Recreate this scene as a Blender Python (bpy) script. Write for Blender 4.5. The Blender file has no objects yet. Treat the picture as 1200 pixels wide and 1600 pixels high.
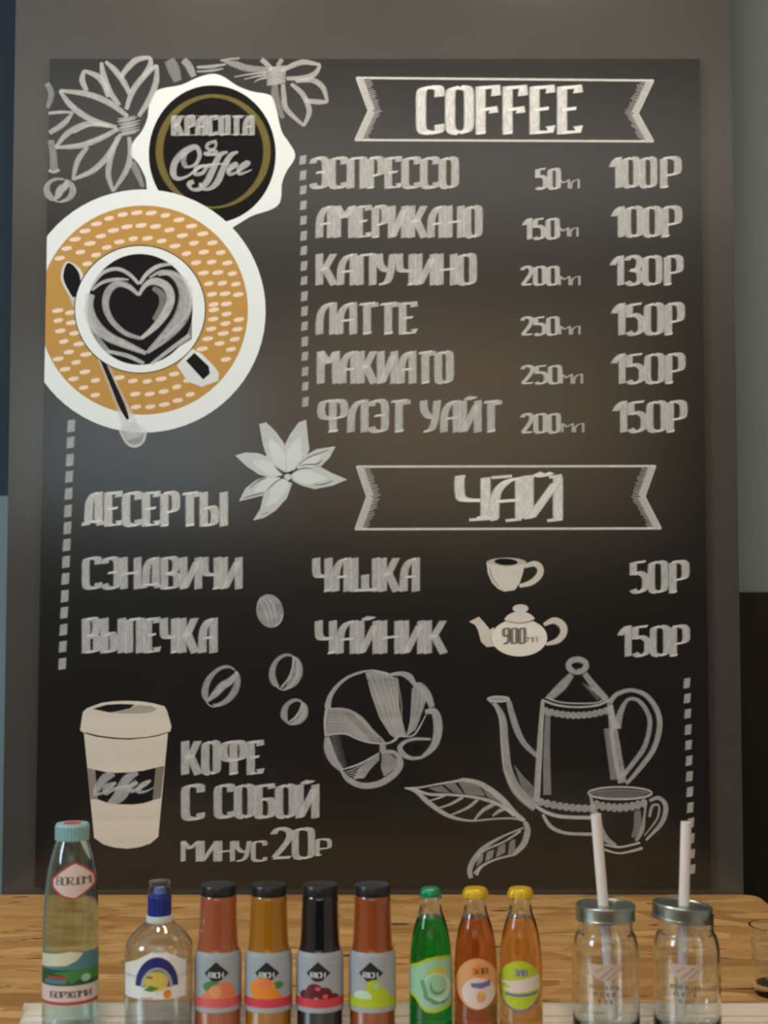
import bpy, bmesh, math, random
from mathutils import Vector, Matrix
random.seed(7)
S = bpy.context.scene
COL = S.collection

# ------------------------------------------------------------------ camera
CAM_Z, FPX, PITCH = 1.585, 2200.0, math.radians(3.4)
cam_d = bpy.data.cameras.new('camera'); cam = bpy.data.objects.new('camera', cam_d); COL.objects.link(cam)
cam.location = (0, 0, CAM_Z); cam.rotation_euler = (math.pi/2 + PITCH, 0, 0)
cam_d.sensor_fit = 'VERTICAL'; cam_d.sensor_height = 36.0; cam_d.lens = 36.0*FPX/1600.0
cam_d.clip_start = 0.05
cam_d.dof.use_dof = True; cam_d.dof.focus_distance = 2.1; cam_d.dof.aperture_fstop = 3.6
S.camera = cam
S.view_settings.view_transform = 'Standard'; S.view_settings.look = 'None'
S.view_settings.gamma = 1.0; S.view_settings.exposure = 0.0; S.view_settings.use_curve_mapping = False
S.cycles.transparent_max_bounces = 48
S.cycles.max_bounces = 14; S.cycles.transmission_bounces = 12

# ------------------------------------------------------------------ light
w = bpy.data.worlds.new('world'); S.world = w; w.use_nodes = True
w.node_tree.nodes['Background'].inputs[0].default_value = (0.55, 0.62, 0.75, 1)
w.node_tree.nodes['Background'].inputs[1].default_value = 0.05

def area(name, loc, aim, sx, sy, power, color):
    d = bpy.data.lights.new(name, 'AREA'); d.shape = 'RECTANGLE'; d.size = sx; d.size_y = sy
    d.energy = power; d.color = color
    o = bpy.data.objects.new(name, d); COL.objects.link(o); o.location = loc
    o.rotation_euler = (Vector(aim)-Vector(loc)).to_track_quat('-Z', 'Y').to_euler()
    return o
for lx in (-0.42, 0.42):                      # four warm ceiling panels over the bar
    for ly in (1.72, 2.02):
        area('ceiling_panel_light', (lx, ly, 3.3), (lx, ly, 0), 0.2, 0.2, 6.4, (1.0, 0.86, 0.70))
area('hall_ceiling_light', (0.5, -3.55, 3.3), (0.7, -4.6, 2.3), 2.6, 0.3, 60.0, (1.0, 0.82, 0.62))
area('hall_ceiling_light', (1.9, 0.3, 3.1), (1.9, 0.3, 0), 0.3, 0.3, 6.0, (1.0, 0.84, 0.66))
area('added_ceiling_fill', (0.0, -0.9, 2.72), (0.0, -0.9, 3.4), 3.2, 1.6, 46.0, (1.0, 0.93, 0.84))   # added unseen fill, brightens the ceiling that the board reflects
# daylight: shop windows on the left side of the room and behind the camera on the left
area('daylight_window', (-2.93, 0.6, 2.55), (0, 2.2, 2.1), 1.6, 1.1, 84.0, (0.64, 0.87, 1.0))
area('daylight_window', (-1.75, -4.66, 2.72), (-1.75, 0, 2.72), 1.7, 1.06, 10.0, (0.70, 0.90, 1.0))

# ------------------------------------------------------------------ pixel -> world on real planes
cp, sp = math.cos(PITCH), math.sin(PITCH)
def ray(px, py):
    a = (px-600.0)/FPX; b = (800.0-py)/FPX
    return Vector((a, cp - b*sp, sp + b*cp))
def at(px, py, Y):
    r = ray(px, py); return Vector((0, 0, CAM_Z)) + r*(Y/r.y)
def at_z(px, py, Z):
    r = ray(px, py); return Vector((0, 0, CAM_Z)) + r*((Z-CAM_Z)/r.z)

# ------------------------------------------------------------------ materials
def mat(name, color, rough=0.6, spec=0.5, metal=0.0, trans=0.0, ior=1.45, coat=0.0):
    m = bpy.data.materials.new(name); m.use_nodes = True
    p = m.node_tree.nodes['Principled BSDF']
    p.inputs['Base Color'].default_value = (*color, 1); p.inputs['Roughness'].default_value = rough
    p.inputs['Specular IOR Level'].default_value = spec; p.inputs['Metallic'].default_value = metal
    p.inputs['Transmission Weight'].default_value = trans; p.inputs['IOR'].default_value = ior
    p.inputs['Coat Weight'].default_value = coat
    return m
def N(m, t, **k):
    n = m.node_tree.nodes.new(t)
    for a, b in k.items(): setattr(n, a, b)
    return n
def L(m, a, b): m.node_tree.links.new(a, b)
def mottled(name, c1, c2, scale, rough=0.6, spec=0.5, bump=0.0):
    m = mat(name, c1, rough, spec); p = m.node_tree.nodes['Principled BSDF']
    tc = N(m, 'ShaderNodeTexCoord'); nz = N(m, 'ShaderNodeTexNoise'); nz.inputs['Scale'].default_value = scale
    nz.inputs['Detail'].default_value = 6
    mx = N(m, 'ShaderNodeMix', data_type='RGBA')
    mx.inputs[6].default_value = (*c1, 1); mx.inputs[7].default_value = (*c2, 1)
    L(m, tc.outputs['Object'], nz.inputs['Vector']); L(m, nz.outputs['Fac'], mx.inputs[0]); L(m, mx.outputs[2], p.inputs['Base Color'])
    if bump:
        b = N(m, 'ShaderNodeBump'); b.inputs['Strength'].default_value = bump; b.inputs['Distance'].default_value = 0.001
        n2 = N(m, 'ShaderNodeTexNoise'); n2.inputs['Scale'].default_value = scale*30
        L(m, tc.outputs['Object'], n2.inputs['Vector']); L(m, n2.outputs['Fac'], b.inputs['Height']); L(m, b.outputs['Normal'], p.inputs['Normal'])
    return m
M_BOARD = mottled('blackboard_paint', (0.0105, 0.0104, 0.0102), (0.016, 0.0155, 0.015), 9, 0.17, 0.85)
M_WALL = mottled('grey_wall_paint', (0.057, 0.053, 0.048), (0.066, 0.061, 0.055), 5, 0.17, 0.80, 0.03)
M_RECESS = mottled('blue_grey_wall_paint', (0.25, 0.30, 0.32), (0.275, 0.33, 0.35), 3, 0.6, 0.3)
M_NAVY = mottled('navy_wall_paint', (0.02, 0.035, 0.055), (0.025, 0.042, 0.062), 3, 0.6, 0.3)
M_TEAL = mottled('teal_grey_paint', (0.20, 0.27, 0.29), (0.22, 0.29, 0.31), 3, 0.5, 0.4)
M_DARKW = mottled('dark_stained_wood', (0.010, 0.008, 0.006), (0.018, 0.013, 0.010), 4, 0.5, 0.3)
M_PLASTER = mottled('pale_plaster', (0.80, 0.72, 0.60), (0.76, 0.68, 0.57), 2, 0.8, 0.2)
M_CEIL = mottled('ceiling_paint', (0.82, 0.80, 0.77), (0.78, 0.76, 0.73), 2, 0.85, 0.2)
M_FLOOR = mottled('concrete_floor', (0.05, 0.048, 0.045), (0.065, 0.06, 0.056), 3, 0.6, 0.3)

def chalk(name, color, grain=1.0):
    """hand-brushed paint or chalk: coverage from the stroke's own density, brush streaks, soft stroke edges"""
    m = bpy.data.materials.new(name); m.use_nodes = True; nt = m.node_tree; nt.nodes.clear()
    out = N(m, 'ShaderNodeOutputMaterial'); mix = N(m, 'ShaderNodeMixShader')
    tr = N(m, 'ShaderNodeBsdfTransparent'); df = N(m, 'ShaderNodeBsdfDiffuse'); df.inputs[0].default_value = (*color, 1)
    at_ = N(m, 'ShaderNodeAttribute', attribute_name='dens'); uv = N(m, 'ShaderNodeAttribute', attribute_name='suv')
    mp = N(m, 'ShaderNodeMapping'); mp.inputs['Scale'].default_value = (7.0, 0.9, 1.0)
    nz = N(m, 'ShaderNodeTexNoise'); nz.inputs['Scale'].default_value = 1.0; nz.inputs['Detail'].default_value = 3
    L(m, uv.outputs['Vector'], mp.inputs['Vector']); L(m, mp.outputs['Vector'], nz.inputs['Vector'])
    tc = N(m, 'ShaderNodeTexCoord'); n2 = N(m, 'ShaderNodeTexNoise'); n2.inputs['Scale'].default_value = 260; n2.inputs['Detail'].default_value = 2
    L(m, tc.outputs['Object'], n2.inputs['Vector'])
    def math_(op, a, b=None, clamp=False):
        n = N(m, 'ShaderNodeMath', operation=op); n.use_clamp = clamp
        for i, v in enumerate((a, b)):
            if v is None: continue
            if isinstance(v, (int, float)): n.inputs[i].default_value = v
            else: L(m, v, n.inputs[i])
        return n.outputs[0]
    s1 = math_('MULTIPLY', math_('SUBTRACT', nz.outputs['Fac'], 0.5), 1.1*grain)
    s2 = math_('MULTIPLY', math_('SUBTRACT', n2.outputs['Fac'], 0.5), 0.5*grain)
    k = math_('ADD', math_('ADD', s1, s2), 1.0)
    sep = N(m, 'ShaderNodeSeparateXYZ'); L(m, uv.outputs['Vector'], sep.inputs[0])
    e = math_('MULTIPLY', math_('MINIMUM', sep.outputs[0], math_('SUBTRACT', 1.0, sep.outputs[0])), 7.0, True)
    e = math_('ADD', math_('MULTIPLY', e, 0.75), 0.25)
    f = math_('MULTIPLY', math_('MULTIPLY', at_.outputs['Fac'], k), e, True)
    L(m, f, mix.inputs[0]); L(m, tr.outputs[0], mix.inputs[1]); L(m, df.outputs[0], mix.inputs[2]); L(m, mix.outputs[0], out.inputs[0])
    return m
M_CHALK = chalk('white_chalk', (0.80, 0.80, 0.79))
M_WHITE = chalk('white_board_paint', (0.77, 0.81, 0.815), 0.25)
M_PALE = chalk('pale_cream_board_paint', (0.68, 0.615, 0.53), 0.3)
M_IVORY = chalk('ivory_board_paint', (0.80, 0.75, 0.68), 0.25)
M_INK = chalk('black_board_paint', (0.016, 0.015, 0.016), 0.25)
M_OCHRE = chalk('ochre_board_paint', (0.50, 0.285, 0.085), 0.35)
M_CREAM = chalk('cream_board_paint', (0.84, 0.66, 0.52), 0.25)
M_GOLD = chalk('gold_board_paint', (0.19, 0.155, 0.05), 0.6)

def flat(name, color, rough=0.45): return mat(name, color, rough, 0.4)
M_TRAY = mat('brushed_aluminium', (0.86, 0.82, 0.76), 0.42, 0.5, 1.0)
M_LID = mat('zinc_lid_metal', (0.40, 0.46, 0.44), 0.30, 0.5, 1.0)
M_BLACKCAP = mat('black_cap_lacquer', (0.012, 0.012, 0.013), 0.3)
M_CLEAR = mat('clear_glass', (0.95, 0.97, 0.96), 0.02, 0.5, 0, 1.0, 1.45)
M_THIN = mat('clear_plastic_cap', (0.75, 0.80, 0.92), 0.12, 0.5, 0, 1.0, 1.12)
M_WATER = mat('clear_bottle_plastic', (0.84, 0.86, 0.86), 0.05, 0.5, 0, 1.0, 1.5)
M_AQUA = mat('aqua_tinted_bottle', (0.80, 0.90, 0.88), 0.04, 0.5, 0, 1.0, 1.45)
M_STRAW = mat('white_straw_plastic', (0.82, 0.72, 0.69), 0.4)

# ------------------------------------------------------------------ mesh helpers
def link(name, verts, faces, mats, parent=None, smooth=False, fm=None):
    me = bpy.data.meshes.new(name); me.from_pydata([tuple(v) for v in verts], [], faces)
    for m in (mats if isinstance(mats, (list, tuple)) else [mats]): me.materials.append(m)
    if fm: me.polygons.foreach_set('material_index', fm)
    if smooth: me.polygons.foreach_set('use_smooth', [True]*len(me.polygons))
    me.update()
    o = bpy.data.objects.new(name, me); COL.objects.link(o)
    if parent: o.parent = parent
    return o
def tag(o, label=None, cat=None, group=None, kind=None):
    if label: o['label'] = label
    if cat: o['category'] = cat
    if group: o['group'] = group
    if kind: o['kind'] = kind
    return o
def thing(name, label, cat, loc, group=None):
    o = bpy.data.objects.new(name, None); COL.objects.link(o); o.location = loc; o.empty_display_size = 0.05
    return tag(o, label, cat, group)
def box(name, lo, hi, m, parent=None, bevel=0.0):
    bm = bmesh.new(); bmesh.ops.create_cube(bm, size=1.0)
    for v in bm.verts:
        v.co = Vector([lo[i] + (v.co[i]+0.5)*(hi[i]-lo[i]) for i in range(3)])
    if bevel: bmesh.ops.bevel(bm, geom=bm.edges[:], offset=bevel, segments=2, affect='EDGES')
    me = bpy.data.meshes.new(name); bm.to_mesh(me); bm.free(); me.materials.append(m)
    o = bpy.data.objects.new(name, me); COL.objects.link(o)
    if parent: o.parent = parent
    return o
def lathe(name, prof, m, parent=None, seg=64, close=False, smooth=True, bev=None):
    """prof: (r, z) from bottom to top; r = 0 closes on the axis. close: the profile is a loop (a hollow wall)"""
    v, f = [], []; rows = []
    for r, z in prof:
        if r < 1e-6: rows.append([len(v)]); v.append((0, 0, z))
        else:
            rows.append(list(range(len(v), len(v)+seg)))
            v += [(r*math.cos(2*math.pi*i/seg), r*math.sin(2*math.pi*i/seg), z) for i in range(seg)]
    pairs = list(zip(rows[:-1], rows[1:])) + ([(rows[-1], rows[0])] if close else [])
    for a, b in pairs:
        for i in range(seg):
            j = (i+1) % seg
            if len(a) == 1 and len(b) == 1: break
            if len(a) == 1: f.append((a[0], b[j], b[i]))
            elif len(b) == 1: f.append((a[i], a[j], b[0]))
            else: f.append((a[i], a[j], b[j], b[i]))
    o = link(name, v, f, m, parent, smooth)
    bm = bmesh.new(); bm.from_mesh(o.data); bmesh.ops.recalc_face_normals(bm, faces=bm.faces); bm.to_mesh(o.data); bm.free()
    if smooth:
        o.data.set_sharp_from_angle(angle=math.radians(38))
    return o
def spline(pts, n=6, closed=False):
    """Catmull-Rom through tuples of any length"""
    P = [tuple(map(float, p)) for p in pts]; m = len(P); out = []
    if m < 3: return P
    for i in range(m if closed else m-1):
        p0 = P[(i-1) % m] if closed or i > 0 else P[i]
        p1 = P[i]; p2 = P[(i+1) % m]
        p3 = P[(i+2) % m] if closed or i+2 < m else p2
        for k in range(n):
            t = k/n
            out.append(tuple(0.5*((2*b)+(-a+c)*t+(2*a-5*b+4*c-d)*t*t+(-a+3*b-3*c+d)*t**3) for a, b, c, d in zip(p0, p1, p2, p3)))
    out.append(P[0] if closed else P[-1])
    return out
def smooth_prof(ctrl, n=5): return spline(ctrl, n)

# ------------------------------------------------------------------ hand lettering: flat-brush strokes
G = {}
def g(ch, w, *strokes):
    out = []
    for s in strokes:
        sm = s[0] == '~'
        pts = [tuple(float(c) for c in p.split(',')) for p in s.lstrip('~').split()]
        out.append(spline(pts, 5) if sm else pts)
    G[ch] = (w, out)
O1, O2 = '~.5,.98 .08,.92 0,.78 0,.5 0,.22 .1,.06 .5,.02', '~.5,.98 .92,.94 1,.78 1,.5 1,.22 .9,.08 .5,.02'
g('О', 1.0, O1, O2); G['0'] = G['O'] = G['О']
g('С', .98, '~.55,.98 .1,.93 0,.78 0,.5 0,.22 .1,.06 .55,.02', '~.5,.98 .85,.97 1,.93 1,.78', '~.5,.02 .85,.04 1,.08 1,.2'); G['C'] = G['С']
g('Э', 1.0, '~0,.8 .12,.93 .5,.98 .9,.93 1,.78 1,.5 1,.22 .9,.07 .5,.02 .1,.06 0,.16', '.25,.5 1,.54')
g('П', 1.0, '0,.96 0,0', '1,1 1,0', '0,.95 1,.99')
g('Р', .95, '.05,.96 .05,0', '~0,.96 .6,.99 .95,.92 1,.75 1,.58 .85,.46 .2,.40', '-.08,.02 .35,.04'); G['P'] = G['Р']
g('Е', .92, '.05,1 .05,0', '.05,.96 1,.99 1,.86', '.05,.5 .9,.54', '.05,.03 1,.05 1,.17'); G['E'] = G['Е']
g('F', .9, '.05,1 .05,0', '.05,.96 1,.99 1,.80', '.05,.5 .85,.54 .85,.44', '-.15,.02 .35,.04')
g('А', 1.0, '1,1 1,0', '~1,.98 .55,.92 .15,.70 .02,.40 0,0', '.1,.42 1,.46')
g('Л', 1.0, '1,1 1,0', '~1,.98 .55,.92 .15,.70 .02,.40 0,0')
g('Д', 1.05, '.85,1 .85,.1', '~.85,.98 .5,.92 .2,.70 .15,.40 .12,.12', '-.05,.12 1.0,.15', '-.05,.12 -.05,.02', '1,.14 1,.03')
g('М', 1.2, '0,1 0,0', '1,1 1,0', '0,.97 .45,.62', '.45,.62 1,.97'); G['M'] = G['М']
g('И', 1.1, '0,1 0,0', '1,1 1,0', '.08,.04 .92,.86')
g('Й', 1.1, '0,1 0,0', '1,1 1,0', '.08,.04 .92,.86', '~.25,1.10 .5,1.05 .8,1.12')
g('К', 1.1, '0,1 0,0', '.1,.47 .45,.55', '.95,1 .35,.5', '.35,.58 1,0')
g('Н', 1.05, '0,1 0,0', '1,1 1,0', '-.05,.47 1.05,.53'); G['H'] = G['Н']
g('У', 1.05, '~0,1 .05,.7 .35,.5 .7,.47', '~1,1 .85,.5 .7,.2 .45,.06 .0,.02')
g('Ч', 1.0, '~0,1 0,.65 .15,.47 .9,.45', '1,1 1,0', '.65,.02 1.1,.04')
g('Т', 1.05, '.5,.96 .5,0', '-.02,.94 1.05,.99', '1.02,.99 1.02,.86', '.25,.02 .8,.05')
g('Ф', 1.45, '.5,.98 .5,0', '~.5,.98 .1,.93 0,.75 0,.6 .1,.46 .5,.42', '~.5,.98 .9,.95 1,.78 1,.6 .9,.48 .5,.42', '.32,.02 .72,.05')
g('Ы', 1.35, '0,1 0,0', '~0,.5 .4,.56 .55,.42 .55,.2 .45,.06 0,.03', '1,1 1,0')
g('З', .95, '~0,.84 .2,.96 .6,.98 .95,.88 .95,.7 .8,.56 .25,.51', '~.3,.52 .9,.46 1,.32 1,.18 .75,.04 .3,.02 0,.12'); G['3'] = G['З']
g('В', 1.0, '0,1 0,0', '~0,.96 .6,.99 .92,.9 .92,.7 .75,.54 .1,.49', '~.3,.5 .95,.44 1,.3 1,.18 .85,.06 0,.02'); G['B'] = G['В']
g('Ш', 1.5, '0,1 0,0', '.5,.5 .5,.05', '1,1 1,0', '0,.03 1,.06')
g('Б', 1.0, '0,.98 0,.03', '0,.95 .95,.99 .95,.88', '~.2,.55 .8,.56 1,.42 1,.2 .85,.06 .3,.02 0,.05')
g('1', .75, '~.0,.68 .35,.85 .9,.98', '.9,1 .9,0')
g('2', 1.0, '~0,.80 .2,.95 .55,.98 .95,.9 1,.72 .7,.45 .05,.06', '0,.03 1.05,.06')
g('5', .98, '.05,.94 1,.99', '.05,.96 .05,.56', '~.05,.56 .45,.64 .95,.52 1,.32 .95,.14 .6,.03 .25,.02 0,.1')
g('9', 1.0, '~.5,.98 .08,.92 0,.78 .05,.55 .5,.48 1,.52', '~.5,.98 .92,.94 1,.78 1,.5 .95,.2 .5,.02 .05,.06')
g('J', .8, '~1,1 1,.25 .8,.05 .4,.02 0,.12'); g('I', .35, '.5,1 .5,0')
g('R', 1.0, '.05,1 .05,0', '~0,.96 .7,.98 1,.85 1,.65 .7,.5 .1,.46', '.5,.48 1,0')
g('Ж', 1.5, '.5,1 .5,0', '0,1 .45,.5', '.45,.5 0,0', '1,1 .55,.5', '.55,.5 1,0')
G['м'], G['л'], G['н'], G['и'], G['у'], G['с'], G['р'] = (G[c] for c in 'МЛНИУСР')

def lettering(text, x0, x1, y0, y1, nibk=0.25, ang=13.0, gap=0.0):
    """-> [(list of (left, right) px pairs)] one per stroke; flat brush of constant slant"""
    h = y1-y0; nib = max(nibk-0.075, 0.08)*h; dx, dy = nib/2*math.cos(math.radians(ang)), nib/2*math.sin(math.radians(ang))
    tot = sum(G[c][0] for c in text); W = (x1-x0) - gap*(len(text)-1)
    x = x0; out = []
    for c in text:
        gw, st = G[c]; ww = W*gw/tot
        n2 = min(dx, ww*0.26); tmin = 0.033*h; d2 = dy*n2/dx
        for s in st:
            P = [(x + n2 + tx*(ww-2*n2), y1 - tmin - ty*(h-2*tmin)) for tx, ty in s]; row = []
            for i, p in enumerate(P):
                a = P[max(i-1, 0)]; b = P[min(i+1, len(P)-1)]; l = math.hypot(b[0]-a[0], b[1]-a[1]) or 1
                nx, ny = -(b[1]-a[1])/l, (b[0]-a[0])/l
                dot = n2*nx - d2*ny; sg = max(-1.0, min(1.0, dot/(0.35*n2)))
                ox, oy = n2*sg + nx*tmin, -d2*sg + ny*tmin
                row.append(((p[0]-ox, p[1]-oy), (p[0]+ox, p[1]+oy), 1.0 + 0.55*(1.0-abs(dot)/n2)**2))
            out.append(row)
        x += ww + gap
    return out

# ------------------------------------------------------------------ the room shell
WALL_Y = 2.565
def structure(o): o['kind'] = 'structure'; return o
xl = at(9, 1000, WALL_Y).x; xr = at(1153, 800, WALL_Y).x
structure(box('wall_front', (xl, WALL_Y, 0), (xr, 2.94, 3.4), M_WALL))
structure(box('wall_back', (-3.1, -4.9, 0), (3.1, -4.75, 3.4), M_PLASTER))
structure(box('wall_left', (-3.1, -4.75, 0), (-2.97, 3.06, 3.4), M_PLASTER))
structure(box('wall_right', (2.97, -4.75, 0), (3.1, 3.06, 3.4), M_PLASTER))
structure(box('wall_recess_right', (xr, 2.95, 0), (2.97, 3.06, 3.4), M_RECESS))
structure(box('wall_recess_left', (-2.97, 2.95, 0), (xr, 3.06, 3.4), M_NAVY))
structure(box('floor', (-3.1, -4.9, -0.1), (3.1, 3.06, 0.0), M_FLOOR))
structure(box('ceiling', (-3.1, -4.9, 3.4), (3.1, 3.06, 3.5), M_CEIL))
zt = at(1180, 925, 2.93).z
structure(box('dark_reflection_panel', (xr+0.002, 2.925, 0), (2.97, 2.95, zt), M_DARKW))  # dark panel added to imitate the dark reflection low on the recessed wall
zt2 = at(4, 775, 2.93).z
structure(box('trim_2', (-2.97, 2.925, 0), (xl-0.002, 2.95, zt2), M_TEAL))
# dark panelling on the lower part of the wall behind the camera and a dark post beside it
structure(box('trim_3', (-2.97, -4.75, 0), (2.97, -4.70, 2.03), M_DARKW))
structure(box('trim_4', (1.98, -4.70, 0), (2.97, -4.55, 3.4), M_DARKW))

# ------------------------------------------------------------------ the counter
ZC = 1.05
cpts = [at_z(4, 1391, ZC), at_z(1177, 1391, ZC)]
cx0, cx1, cyb = cpts[0].x, cpts[1].x - 0.005, WALL_Y - 0.004
def osb():
    m = mat('oriented_strand_board', (0.5, 0.33, 0.16), 0.55, 0.3); p = m.node_tree.nodes['Principled BSDF']
    tc = N(m, 'ShaderNodeTexCoord'); prev = None
    cols = [((0.53, 0.31, 0.115), (0.35, 0.175, 0.05)), ((0.58, 0.355, 0.145), (0.40, 0.21, 0.065)), ((0.49, 0.275, 0.095), (0.26, 0.12, 0.032))]
    for i, (rot, sx, sy) in enumerate(((0.35, 9, 34), (-0.9, 10, 38), (1.35, 8, 30))):
        mp = N(m, 'ShaderNodeMapping'); mp.inputs['Rotation'].default_value = (0, 0, rot); mp.inputs['Scale'].default_value = (sx, sy, 1)
        mp.inputs['Location'].default_value = (3.1*i, 1.7*i, 0)
        L(m, tc.outputs['Object'], mp.inputs['Vector'])
        vo = N(m, 'ShaderNodeTexVoronoi'); vo.inputs['Scale'].default_value = 1.0
        L(m, mp.outputs['Vector'], vo.inputs['Vector'])
        sep = N(m, 'ShaderNodeSeparateColor'); L(m, vo.outputs['Color'], sep.inputs[0])
        fine = N(m, 'ShaderNodeMapping'); fine.inputs['Rotation'].default_value = (0, 0, rot); fine.inputs['Scale'].default_value = (14, 190, 1)
        L(m, tc.outputs['Object'], fine.inputs['Vector'])
        nz = N(m, 'ShaderNodeTexNoise'); nz.inputs['Scale'].default_value = 1.0; L(m, fine.outputs['Vector'], nz.inputs['Vector'])
        ad = N(m, 'ShaderNodeMath', operation='MULTIPLY_ADD'); ad.inputs[1].default_value = 0.55; ad.use_clamp = True
        L(m, nz.outputs['Fac'], ad.inputs[0]); 
        sb = N(m, 'ShaderNodeMath', operation='MULTIPLY'); sb.inputs[1].default_value = 0.6; L(m, sep.outputs[0], sb.inputs[0]); L(m, sb.outputs[0], ad.inputs[2])
        cm = N(m, 'ShaderNodeMix', data_type='RGBA'); cm.inputs[6].default_value = (*cols[i][0], 1); cm.inputs[7].default_value = (*cols[i][1], 1)
        L(m, ad.outputs[0], cm.inputs[0])
        if prev is None: prev = cm.outputs[2]
        else:
            th = N(m, 'ShaderNodeMath', operation='GREATER_THAN'); th.inputs[1].default_value = 0.52; L(m, sep.outputs[1], th.inputs[0])
            mx = N(m, 'ShaderNodeMix', data_type='RGBA'); L(m, th.outputs[0], mx.inputs[0]); L(m, prev, mx.inputs[6]); L(m, cm.outputs[2], mx.inputs[7]); prev = mx.outputs[2]
    # dark gaps between strands
    mp = N(m, 'ShaderNodeMapping'); mp.inputs['Rotation'].default_value = (0, 0, 0.2); mp.inputs['Scale'].default_value = (16, 44, 1)
    L(m, tc.outputs['Object'], mp.inputs['Vector']); nz = N(m, 'ShaderNodeTexNoise'); nz.inputs['Scale'].default_value = 1.0; nz.inputs['Detail'].default_value = 4
    L(m, mp.outputs['Vector'], nz.inputs['Vector'])
    rp = N(m, 'ShaderNodeValToRGB'); rp.color_ramp.elements[0].position = 0.62; rp.color_ramp.elements[1].position = 0.70
    L(m, nz.outputs['Fac'], rp.inputs[0])
    mx = N(m, 'ShaderNodeMix', data_type='RGBA'); L(m, rp.outputs[0], mx.inputs[0]); L(m, prev, mx.inputs[6]); mx.inputs[7].default_value = (0.10, 0.045, 0.02, 1)
    L(m, mx.outputs[2], p.inputs['Base Color'])
    return m
M_OSB = osb()
counter = thing('bar_counter', 'chipboard-topped bar counter below the black menu board', 'counter', ((cx0+cx1)/2, 2.0, 0))
def counter_top():
    bm = bmesh.new(); y0 = 1.30; r = 0.03
    pts = [(cx0, y0), (cx1, y0), (cx1, cyb-r)]
    pts += [(cx1-r+r*math.cos(a), cyb-r+r*math.sin(a)) for a in (math.radians(k) for k in range(10, 91, 16))]
    pts += [(cx0, cyb)]
    vs = [bm.verts.new((x-counter.location.x, y-2.0, ZC)) for x, y in pts]
    f = bm.faces.new(vs); r_ = bmesh.ops.extrude_face_region(bm, geom=[f])
    for e in r_['geom']:
        if isinstance(e, bmesh.types.BMVert): e.co.z -= 0.022
    bmesh.ops.recalc_face_normals(bm, faces=bm.faces)
    me = bpy.data.meshes.new('worktop'); bm.to_mesh(me); bm.free(); me.materials.append(M_OSB)
    o = bpy.data.objects.new('worktop', me); COL.objects.link(o); o.parent = counter
counter_top()
lx = counter.location.x
box('cabinet_body', (cx0-lx+0.03, 1.36-2.0, 0.0), (cx1-lx-0.03, cyb-2.0-0.01, ZC-0.022), M_DARKW, counter)

# ------------------------------------------------------------------ the menu board
BF = WALL_Y - 0.010                                         # its painted face
bl, br = at(78, 92, BF), at(1093, 92, BF); bb0, bb1 = at(54, 1386, BF), at(1111, 1386, BF)
board = thing('menu_board', 'tall black hand-lettered coffee and tea menu board on the grey wall', 'menu board', (0, BF, bb0.z))
def panel():
    q = [bb0, bb1, br, bl]; v = [p - board.location for p in q] + [p - board.location + Vector((0, 0.009, 0)) for p in q]
    link('panel', v, [(0, 1, 2, 3), (7, 6, 5, 4), (0, 4, 5, 1), (1, 5, 6, 2), (2, 6, 7, 3), (3, 7, 4, 0)], M_BOARD, board)
panel()
def edge_x(py): t = (py-92)/(1386-92.0); return 78+(54-78)*t + 0.6     # the board's own edge
def clip_edges(poly):
    out = []; n = len(poly)
    ins = lambda p: p[0]-edge_x(p[1])
    for i in range(n):
        a, b = poly[i], poly[(i+1) % n]; da, db = ins(a), ins(b)
        if da >= 0: out.append(a)
        if (da >= 0) != (db >= 0):
            t = da/(da-db); out.append((a[0]+(b[0]-a[0])*t, a[1]+(b[1]-a[1])*t))
    poly = out; out = []; n = len(poly)
    for i in range(n):
        a, b = poly[i], poly[(i+1) % n]; da, db = a[1]-93, b[1]-93
        if da >= 0: out.append(a)
        if (da >= 0) != (db >= 0):
            t = da/(da-db); out.append((a[0]+(b[0]-a[0])*t, a[1]+(b[1]-a[1])*t))
    return out
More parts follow.
